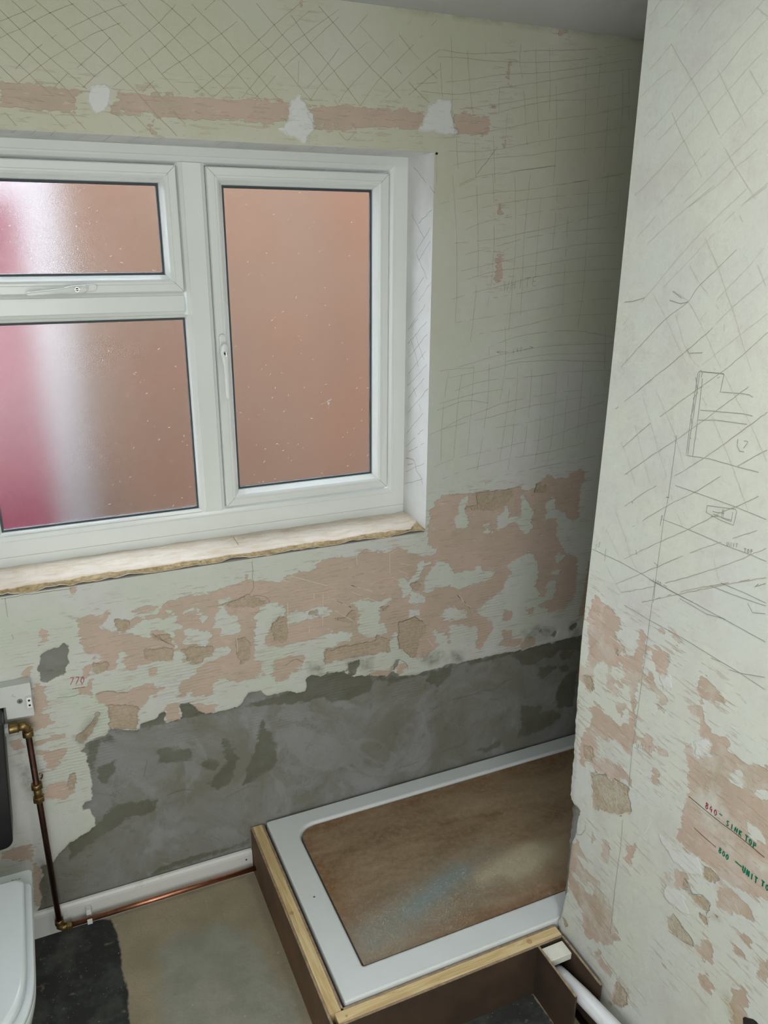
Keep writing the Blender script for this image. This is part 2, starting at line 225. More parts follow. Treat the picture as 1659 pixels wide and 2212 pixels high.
# wall patches: outlines in millimetres on each wall plane, applied in order (layer letter, + add / - cut)
PATCHES = {
 'back': """
P+ -795,972 -776,979 -738,985 -706,986 -703,986 -674,983 -648,989 -601,996 -568,1001 -557,1014 -534,997 -501,988 -459,982 -441,997 -395,1004 -360,998 -352,1021 -312,1029 -272,1030 -235,1020 -220,1035 -226,1027 -207,1039 -161,1030 -119,1018 -88,1026 -40,1001 -4,982 41,989 51,1003 15,1026 6,1060 14,1085 8,1076 21,1109 16,1128 28,1153 43,1169 83,1179 112,1174 128,1170 157,1174 186,1174 237,1168 245,1175 263,1165 293,1171 328,1167 369,1152 390,1161 420,1181 431,1203 450,1197 466,1172 483,1181 516,1178 537,1199 569,1205 585,1190 588,1161 571,1143 570,1103 575,1040 555,1022 530,1034 518,1065 487,1044 487,990 515,944 528,909 562,903 586,882 589,781 584,733 548,704 495,699 463,725 434,735 457,744 486,738 500,749 451,762 434,787 418,812 429,852 423,896 400,929 367,938 315,914 302,895 322,867 301,845 294,821 250,800 216,776 190,760 213,739 255,713 261,690 245,659 216,612 202,620 204,667 202,702 148,718 109,730 96,724 103,657 80,675 47,656 13,634 -4,633 -33,635 -84,685 -88,739 -100,742 -116,712 -116,683 -168,687 -208,687 -259,686 -335,691 -330,687 -337,713 -393,709 -405,688 -441,684 -450,654 -490,656 -492,680 -534,702 -549,690 -605,688 -641,712 -672,704 -678,670 -692,658 -735,677 -741,728 -720,738 -719,757 -685,764 -668,775 -624,784 -622,806 -665,819 -667,794 -715,771 -736,787 -743,829 -749,787 -750,825 -774,848 -764,889 -714,883 -744,896 -762,918 -763,943 -778,956 -796,960
P- -646,962 -610,960 -605,952 -634,945 -628,933 -622,925 -613,908 -594,893 -591,875 -585,866 -586,844 -617,843 -640,844 -642,870 -661,878 -667,842 -691,825 -743,836 -739,883 -671,872 -661,889 -653,909 -642,928 -647,940
P- -725,948 -696,946 -687,930 -679,910 -690,887 -695,910 -706,934 -735,939
P- -525,913 -497,921 -472,918 -459,901 -452,884 -449,872 -481,867 -493,847 -500,833 -515,818 -513,790 -474,774 -427,784 -387,771 -376,784 -343,781 -328,790 -279,788 -237,771 -245,741 -291,742 -329,735 -334,680 -356,693 -393,705 -396,730 -440,737 -483,733 -490,731 -492,696 -513,689 -534,710 -526,735 -546,748 -548,786 -543,820 -543,880
P- -446,879 -413,884 -399,874 -388,868 -370,880 -344,886 -315,873 -312,853 -327,841 -363,848 -404,844 -425,841 -443,845
P- -236,870 -190,873 -152,858 -151,749 -174,742 -225,765 -221,808 -217,831
P- -504,994 -486,1001 -489,1013 -477,1009 -479,998 -463,983
P- -240,877 -184,871 -180,854 -165,863 -118,870 -100,863 -106,848 -133,845 -157,842 -180,811 -169,792 -133,785 -123,755 -141,746 -168,744 -223,767 -223,807 -211,821
P- -91,932 -63,923 -55,914 -27,933 -15,966 25,966 21,952 -3,953 -15,927 -22,908 -38,903 -46,881 -25,845 -20,824 -53,830 -46,869 -74,854 -78,891
P- 2,912 30,951 42,965 62,962 92,937 106,914 144,912 183,909 191,920 209,905 254,889 251,865 216,858 176,865 134,848 117,851 95,868 44,873 32,855 -1,869
P- 79,897 89,903 98,893 88,887
P- -49,813 -8,805 -11,781 -32,789 -44,780 -52,785
P- -29,866 8,851 4,827 -25,833
P- 23,729 49,732 54,714 88,694 94,672 68,656 42,679 50,698
P- 117,1149 145,1170 146,1145 135,1120 144,1091 162,1070 150,1056 104,1058 102,1105 114,1123
P- 205,1062 226,1060 237,1031 258,1040 255,1084 277,1081 279,1112 302,1105 299,1074 344,1072 340,1124 347,1143 372,1108 395,1077 390,1058 390,1025 371,1003 343,1024 318,1060 297,1043 262,1040 237,1027 211,1035
P- 441,1042 440,1103 461,1124 473,1115 475,1074 523,1060 537,966 515,949 487,990 487,1040 450,1045
P- 490,906 508,920 528,904 517,876 498,875
P- 465,821 503,818 506,783 491,742 452,744 467,790
P- 476,853 519,854 516,838 492,833
P- 26,1074 50,1070 47,1063 30,1066
P- 81,794 146,773 178,741 78,753 60,769
P+ -1013,978 -998,973 -983,984 -971,983 -961,971 -945,977 -936,987 -931,975 -939,967 -942,955 -954,949 -950,935 -934,919 -916,912 -887,904 -861,892 -825,873 -830,896 -811,899 -790,887 -767,847 -775,826 -777,805 -803,803 -834,808 -841,801 -872,804 -889,790 -909,806 -902,815 -913,828 -896,839 -904,858 -923,848 -930,810 -951,805 -985,827 -1012,794 -1017,802 -1008,835 -1013,844 -996,836 -959,842 -961,860 -992,867 -998,868 -1006,898 -1012,927 -1010,967
P+ -920,949 -895,948 -884,938 -868,949 -838,945 -819,947 -817,937 -841,937 -854,929 -885,921 -896,909 -916,921 -924,936
P+ -875,971 -844,972 -841,979 -810,973 -802,964 -821,961 -845,964 -872,966
P+ -807,946 -791,952 -776,940 -780,932 -798,932
P+ -1100,962 -1087,946 -1084,932 -1091,913 -1113,914 -1104,926 -1099,948
P+ -1142,793 -1129,811 -1109,799 -1112,761 -1106,738 -1113,729 -1126,722 -1104,709 -1107,684 -1129,672 -1150,667 -1176,681 -1200,698 -1211,719 -1150,710 -1141,754
P+ -1054,765 -1038,775 -1009,772 -998,790 -989,788 -997,769 -995,735 -1003,738 -1011,750
P+ -1147,861 -1136,861 -1136,841 -1148,833 -1161,840
P+ -1019,1065 -999,1065 -1004,1046 -1018,1052
P+ -990,741 -969,747 -934,735 -907,728 -893,740 -872,731 -858,753 -840,742 -829,720 -834,703 -859,698 -861,680 -881,673 -886,652 -887,622 -893,604 -936,620 -966,628 -959,697 -985,711
P+ -808,666 -775,665 -772,622 -767,605 -819,605 -814,633
P+ -771,714 -737,728 -725,729 -727,688 -747,685 -761,677 -774,684
P+ -849,777 -835,792 -825,786 -828,769 -841,764
P+ -746,882 -720,880 -724,874
P+ -819,725 -809,729 -810,712 -817,712
P+ -1159,637 -1117,650 -1077,643 -1078,629 -1120,625 -1155,628
P+ -1158,603 -1114,605 -1082,600 -1092,565 -1113,541 -1135,548 -1137,586
P+ -1151,496 -1079,489 -1070,459 -1106,434 -1153,454
P+ -1283,317 -1242,324 -1203,315 -1223,103 -1197,98 -1193,228 -1213,269 -1286,296
P+ -1213,656 -1187,653 -1182,627 -1206,624
P+ 298,748 336,732 329,698 297,705
P+ 299,669 334,662 341,630 381,621 364,593 289,610 303,638
P+ 389,732 415,734 421,715 403,714
P+ 611,642 620,726 634,870 650,859 642,659 623,649
P+ 400,622 444,617 437,587 385,575 374,596
P+ -737,646 -723,611 -703,598 -672,606 -667,629 -697,632
P+ -184,624 -115,616 -99,633 -103,600 -119,594 -180,608
P+ -83,630 -62,631 -53,610 -82,587 -99,599
P+ -1021,2213 -985,2213 -939,2213 -848,2216 -848,2212 -873,2201 -880,2178 -879,2170 -904,2169 -979,2169 -1028,2167
P+ -785,2216 -734,2216 -677,2217 -586,2217 -639,2216 -497,2217 -388,2217 -386,2178 -440,2171 -525,2172 -642,2171 -663,2174 -746,2172 -790,2170 -808,2173 -790,2192
P+ -350,2217 -267,2218 -101,2220 -32,2217 -31,2201 -48,2175 -143,2176 -268,2171 -332,2171
P+ -332,2171 -268,2171 -223,2168 -268,2164 -328,2165
P+ 52,2219 93,2223 121,2217 159,2218 169,2205 152,2175 95,2175 63,2177
P+ 203,1872 226,1870 222,1856 223,1831 228,1805 213,1797 197,1802 206,1831
P+ 169,2246 181,2246 177,2228 167,2227
P+ 205,2003 215,1998 212,1974 204,1978
P+ 364,2438 389,2435 375,2427 360,2427
P+ 210,2343 220,2354 215,2300 210,2310
P+ -361,2433 -352,2434 -352,2425 -359,2422
P+ 210,2166 224,2163 220,2148 208,2145
P+ -727,2147 -717,2163 -711,2138 -723,2132
S+ -920,949 -895,948 -884,938 -885,925 -898,912 -916,921 -924,936
S+ -830,885 -781,882 -771,847 -798,864 -819,872
S+ -750,825 -718,825 -722,770 -739,796
S+ -855,848 -775,837 -777,805 -825,808 -849,821
S+ -743,825 -724,828 -668,824 -666,797 -715,771 -739,791
S+ -634,943 -557,956 -496,924 -545,917 -621,935
S+ -489,854 -471,873 -449,872 -447,830 -445,803 -463,787 -488,800 -493,832
S+ -333,728 -253,734 -151,729 -151,688 -233,685 -330,687
S+ -293,830 -252,826 -240,847 -229,833 -237,803
S+ -597,824 -577,830 -561,808 -563,755 -588,746 -600,786
S+ -385,871 -352,869 -352,853 -382,855
S+ -85,775 -52,781 -32,785 -2,763 11,719 -13,695 -21,641 -33,638 -58,662 -84,693
S+ -46,901 -26,905 -12,891 -22,876 -42,880
S+ -265,828 -242,847 -227,828 -231,809 -258,814
S+ -153,841 -121,839 -129,825
S+ -168,724 -327,730 -335,691 -259,686 -116,683 -116,716 -157,750
S+ 178,1168 237,1168 250,1170 302,1168 316,1143 279,1116 232,1103 189,1112 139,1119 138,1131 180,1125
S+ 398,1172 435,1163 432,1144 387,1142
S+ -959,701 -883,678 -886,652 -893,604 -936,620 -966,628
S+ -984,837 -954,834 -947,814 -973,802 -989,813
S+ -1055,622 -1016,649 -994,688 -982,688 -1008,636 -1040,595
S+ -1084,512 -1068,512 -1067,480 -1086,459 -1091,487
C+ -1108,291 -1097,289 -1085,297 -1061,304 -1033,323 -1032,347 -1042,380 -1062,386 -1054,410 -1031,409 -1034,439 -1025,464 -1032,504 -1030,554 -1048,577 -1034,591 -1007,606 -977,609 -966,626 -936,615 -892,600 -887,621 -863,623 -838,621 -831,635 -811,644 -816,606 -768,605 -772,654 -744,654 -730,632 -698,603 -671,603 -609,603 -592,611 -588,620 -572,644 -537,640 -520,621 -509,617 -484,618 -451,624 -422,605 -399,606 -390,616 -395,645 -383,659 -342,645 -323,655 -296,646 -265,645 -257,629 -234,619 -251,635 -259,670 -220,673 -220,644 -236,621 -184,611 -172,604 -119,594 -103,613 -95,645 -79,644 -99,608 -82,583 -23,575 28,579 79,580 92,590 128,580 203,582 295,580 370,577 405,578 516,579 631,580 720,605 975,611 1121,-359 646,35 -538,124 -595,-58 -1181,-18 -1229,3 -1227,62 -1211,98 -1199,126 -1203,170 -1186,197 -1190,234 -1153,238 -1149,248
C+ -1109,886 -1095,898 -1072,902 -1058,904 -1059,913 -1046,910 -1039,891 -1043,871 -1042,857 -1050,838 -1056,822 -1074,816 -1091,813 -1107,804 -1121,816 -1116,829 -1121,848 -1112,866
C+ 498,606 521,624 531,622 513,602
C+ 447,634 461,640 462,629
C+ 578,626 609,638 616,618 592,604 582,611
D+ -841,527 -760,499 -740,484 -746,461 -799,462 -841,475
D+ -718,448 -670,429 -680,397 -720,419
D+ -872,108 -779,116 -637,107 -596,115 -606,96 -768,96 -894,90
D+ -660,519 -629,471 -615,422 -641,345 -684,328 -707,365 -653,419
D+ -411,664 -336,653 -267,643 -188,608 -172,591 -180,551 -236,539 -315,542 -345,567 -451,569 -460,612
D+ -172,604 -115,588 -82,578 28,570 114,580 111,546 64,508 16,538 28,561 -57,564 -115,561
D+ 173,582 264,573 334,578 357,575 516,579 632,575 638,517 555,536 522,515 482,519 449,504 395,511 364,546 339,565 265,564 183,562
D+ 463,454 466,481 509,490 541,473 503,444 479,443
D+ 403,347 484,324 484,295 542,294 582,254 532,232 443,212 397,220 396,240 414,254 405,315
D+ 553,394 600,440 636,442 631,286 562,299 547,347
D+ 218,212 285,217 333,223 329,209 267,188
D+ 546,524 575,536 607,520 605,492 559,497
D+ 551,471 581,478 594,447 564,444
D+ -1019,596 -963,603 -949,590 -1002,577 -1027,483 -1029,567
D+ -863,711 -803,705 -648,649 -592,611 -671,603 -698,603 -740,607 -842,602 -888,599 -896,601
D+ -618,603 -516,606 -411,623 -413,570 -526,584 -589,600
D+ -1108,291 -1069,306 -1029,322 -975,372 -855,353 -875,309 -953,316 -1035,270 -1115,225
D+ -1013,507 -960,519 -960,482 -997,455 -1017,471
D+ -536,543 -496,448 -495,382 -518,348 -603,328 -562,442
W+ -848,2212 -832,2223 -813,2227 -801,2216 -803,2201 -810,2183 -824,2171 -837,2174 -849,2185 -851,2200
W+ -388,2224 -376,2236 -365,2235 -354,2216 -346,2207 -333,2198 -336,2153 -348,2146 -350,2134 -366,2132 -372,2138 -399,2147 -425,2156 -421,2161 -402,2164 -397,2180
W+ -49,2175 -32,2205 -16,2234 11,2250 42,2248 47,2227 53,2199 63,2177 49,2173 -10,2177
M+ -4,650 69,643 96,606 27,596 -3,620
M+ 376,647 446,659 511,632 499,603 402,605
M+ 576,633 616,634 621,582 591,579
M+ -261,679 -214,673 -222,637 -253,641
M+ -389,700 -337,688 -342,653 -383,667
M+ -1210,595 -1186,598 -1169,480 -1184,464 -1200,521
M+ -1196,257 -1169,253 -1173,118 -1193,91 -1196,138
M+ -247,688 -172,675 -180,627 -220,640 -240,641
M+ 104,635 153,628 155,580 115,589
M+ 58,2181 67,2178 58,2173
M+ -1193,635 -1182,627 -1195,560 -1209,575
M+ -1179,660 -1199,702 -1151,700 -1177,678
M+ -42,1086 -2,1088 6,1071 -26,1061
M+ -122,2448 664,2449 665,2438 -122,2440
M+ -1055,622 -1000,689 -982,688 -984,663 -1040,595""",
 'part': """
P+ -711,1139 -723,1151 -743,1143 -770,1140 -800,1135 -812,1128 -812,1112 -802,1098 -809,1076 -832,1066 -850,1059 -864,1070 -867,1102 -875,1127 -893,1136 -896,1104 -889,1076 -896,1056 -891,1028 -881,991 -867,979 -860,998 -836,988 -843,972 -825,946 -803,947 -785,953 -791,999 -781,1007 -747,989 -741,966 -753,921 -741,904 -722,901 -705,922 -686,919 -683,970 -710,956 -723,997 -714,1026 -707,1072 -707,1105
P- -799,1007 -829,1029 -838,1018 -836,991 -817,974 -802,985
P- -825,1059 -835,1062 -834,1054 -826,1050
P+ -867,979 -878,983 -890,964 -887,927 -901,890 -897,868 -886,834 -868,839 -841,845 -792,813 -774,809 -783,779 -778,751 -726,701 -716,736 -727,797 -748,821 -753,856 -737,867 -757,893 -790,885 -845,878 -854,900 -873,915 -874,948
P+ -898,1117 -941,1121 -955,1119 -968,1111 -962,1079 -950,1066 -933,1081 -920,1086 -913,1107
P+ -903,1065 -925,1056 -945,1030 -964,1029 -965,999 -951,994 -951,1018 -920,1019 -910,1035
P+ -1057,1125 -1077,1119 -1107,1108 -1124,1101 -1098,1089 -1070,1088 -1054,1069 -1040,1090 -1050,1109
P+ -1033,1039 -1056,1061 -1069,1041 -1089,1019 -1130,1036 -1132,1009 -1172,1007 -1248,1046 -1306,888 -1265,765 -1189,744 -1162,733 -1145,738 -1117,726 -1108,738 -1078,726 -1047,737 -1050,782 -1056,828 -1056,869 -1049,909 -1035,930 -1030,960 -1049,969 -1060,944 -1092,968 -1092,1006 -1064,997 -1057,1034 -1034,1031
P- -1148,977 -1174,995 -1176,951 -1151,956
P- -1204,975 -1231,994 -1236,970 -1204,958
P- -1195,888 -1237,907 -1243,877 -1216,870
P+ -915,908 -945,918 -955,880 -929,869 -915,883
P+ -963,901 -990,916 -990,900 -969,889
P+ -953,843 -975,852 -983,825 -962,816
P+ -678,673 -685,697 -680,851 -694,856 -694,787 -688,717 -690,662 -681,609 -674,643
P+ -773,748 -816,777 -892,794 -897,763 -879,768 -832,731 -782,718 -767,726
P+ -926,1165 -936,1167 -934,1157 -925,1157
P+ -948,1165 -972,1165 -982,1153 -977,1139 -970,1159 -949,1160
P+ -827,934 -859,946 -853,933 -849,907 -829,922
P+ -676,1094 -687,1096 -689,1064 -678,1062
P+ -694,433 -741,479 -776,452 -808,444 -827,448 -838,403 -872,402 -897,363 -920,337 -882,275 -808,231 -778,295 -726,315 -699,354
P- -736,443 -805,461 -848,436 -821,420 -776,420
P- -719,367 -775,387 -831,388 -795,360
P+ -1053,659 -1084,675 -1081,629 -1055,609
P+ -1162,717 -1191,734 -1225,734 -1250,724 -1245,704 -1197,683 -1171,668 -1162,696
P+ -1209,620 -1239,625 -1245,612 -1225,601
P+ -1227,657 -1256,667 -1255,638 -1230,641
P+ -1274,619 -1297,662 -1306,621 -1276,595
P+ -1150,465 -1167,489 -1190,476 -1187,452 -1157,447
P+ -1152,570 -1171,579 -1173,530 -1152,512 -1133,521
P+ -845,222 -863,236 -865,225 -847,211
P+ -915,118 -934,247 -956,222 -974,225 -971,182
P+ -1229,515 -1255,546 -1267,514 -1283,431 -1241,416
P+ -831,552 -853,562 -855,518 -840,491
P+ -906,598 -936,626 -928,566 -912,559
P+ -781,558 -804,538 -792,520
P+ -865,225 -909,221 -907,202 -864,198
P+ -1030,618 -1039,633 -1038,615
P+ -1056,398 -1067,403 -1062,383
S+ -707,937 -735,949 -751,934 -749,916 -731,909 -710,921
S+ -726,756 -760,772 -771,764 -761,733 -733,724
S+ -765,706 -813,732 -836,731 -894,754 -897,734 -911,699 -866,655 -828,635 -783,614 -775,667
S+ -1118,727 -1135,736 -1155,734 -1150,710 -1125,701
S+ -1083,656 -1095,649 -1104,640 -1129,656 -1148,654 -1147,636 -1134,628 -1100,626 -1084,635
S+ -1126,616 -1146,622 -1158,613 -1151,596 -1132,602
S+ -1050,527 -1066,546 -1093,537 -1116,535 -1129,523 -1099,507 -1059,497
S+ -923,128 -929,217 -948,213 -966,217 -968,177
S+ -804,1058 -816,1061 -814,1044
S+ -1160,638 -1175,646 -1173,636
S+ -713,204 -731,199 -722,183
C+ -603,523 -683,580 -703,568 -739,572 -733,543 -730,522 -729,493 -718,456 -715,376 -715,300 -703,220 -688,180 -617,117
W+ -1000,703 -1045,706 -1086,723 -1109,732 -1121,701 -1090,678 -1062,673 -1040,674
W+ -1024,588 -1061,615 -1083,614 -1101,579 -1065,570 -1031,567
W+ -1053,981 -1086,1002 -1096,985 -1060,944
W+ -942,1068 -973,1079 -982,1048 -961,1042
M+ -1212,478 -1222,493 -1266,462 -1313,422 -1271,407 -1238,444
M+ -1159,641 -1175,646 -1175,636 -1161,633
M+ -713,208 -730,203 -724,184""",
 'floor': """
K+ -1369,48 -1235,-10 -1200,-7 -1157,-8 -1095,3 -1026,-28 -1021,-67 -1017,-147 -1018,-231 -1015,-312 -1015,-392 -1015,-522 -1358,-371
K+ -226,-726 -24,-728 -19,-833 10,-983 -156,-1112 -670,-886 -360,-718
G+ -834,-153 -738,-149 -661,-228 -630,-361 -607,-496 -640,-673 -972,-527 -919,-267 -933,-196""",
}
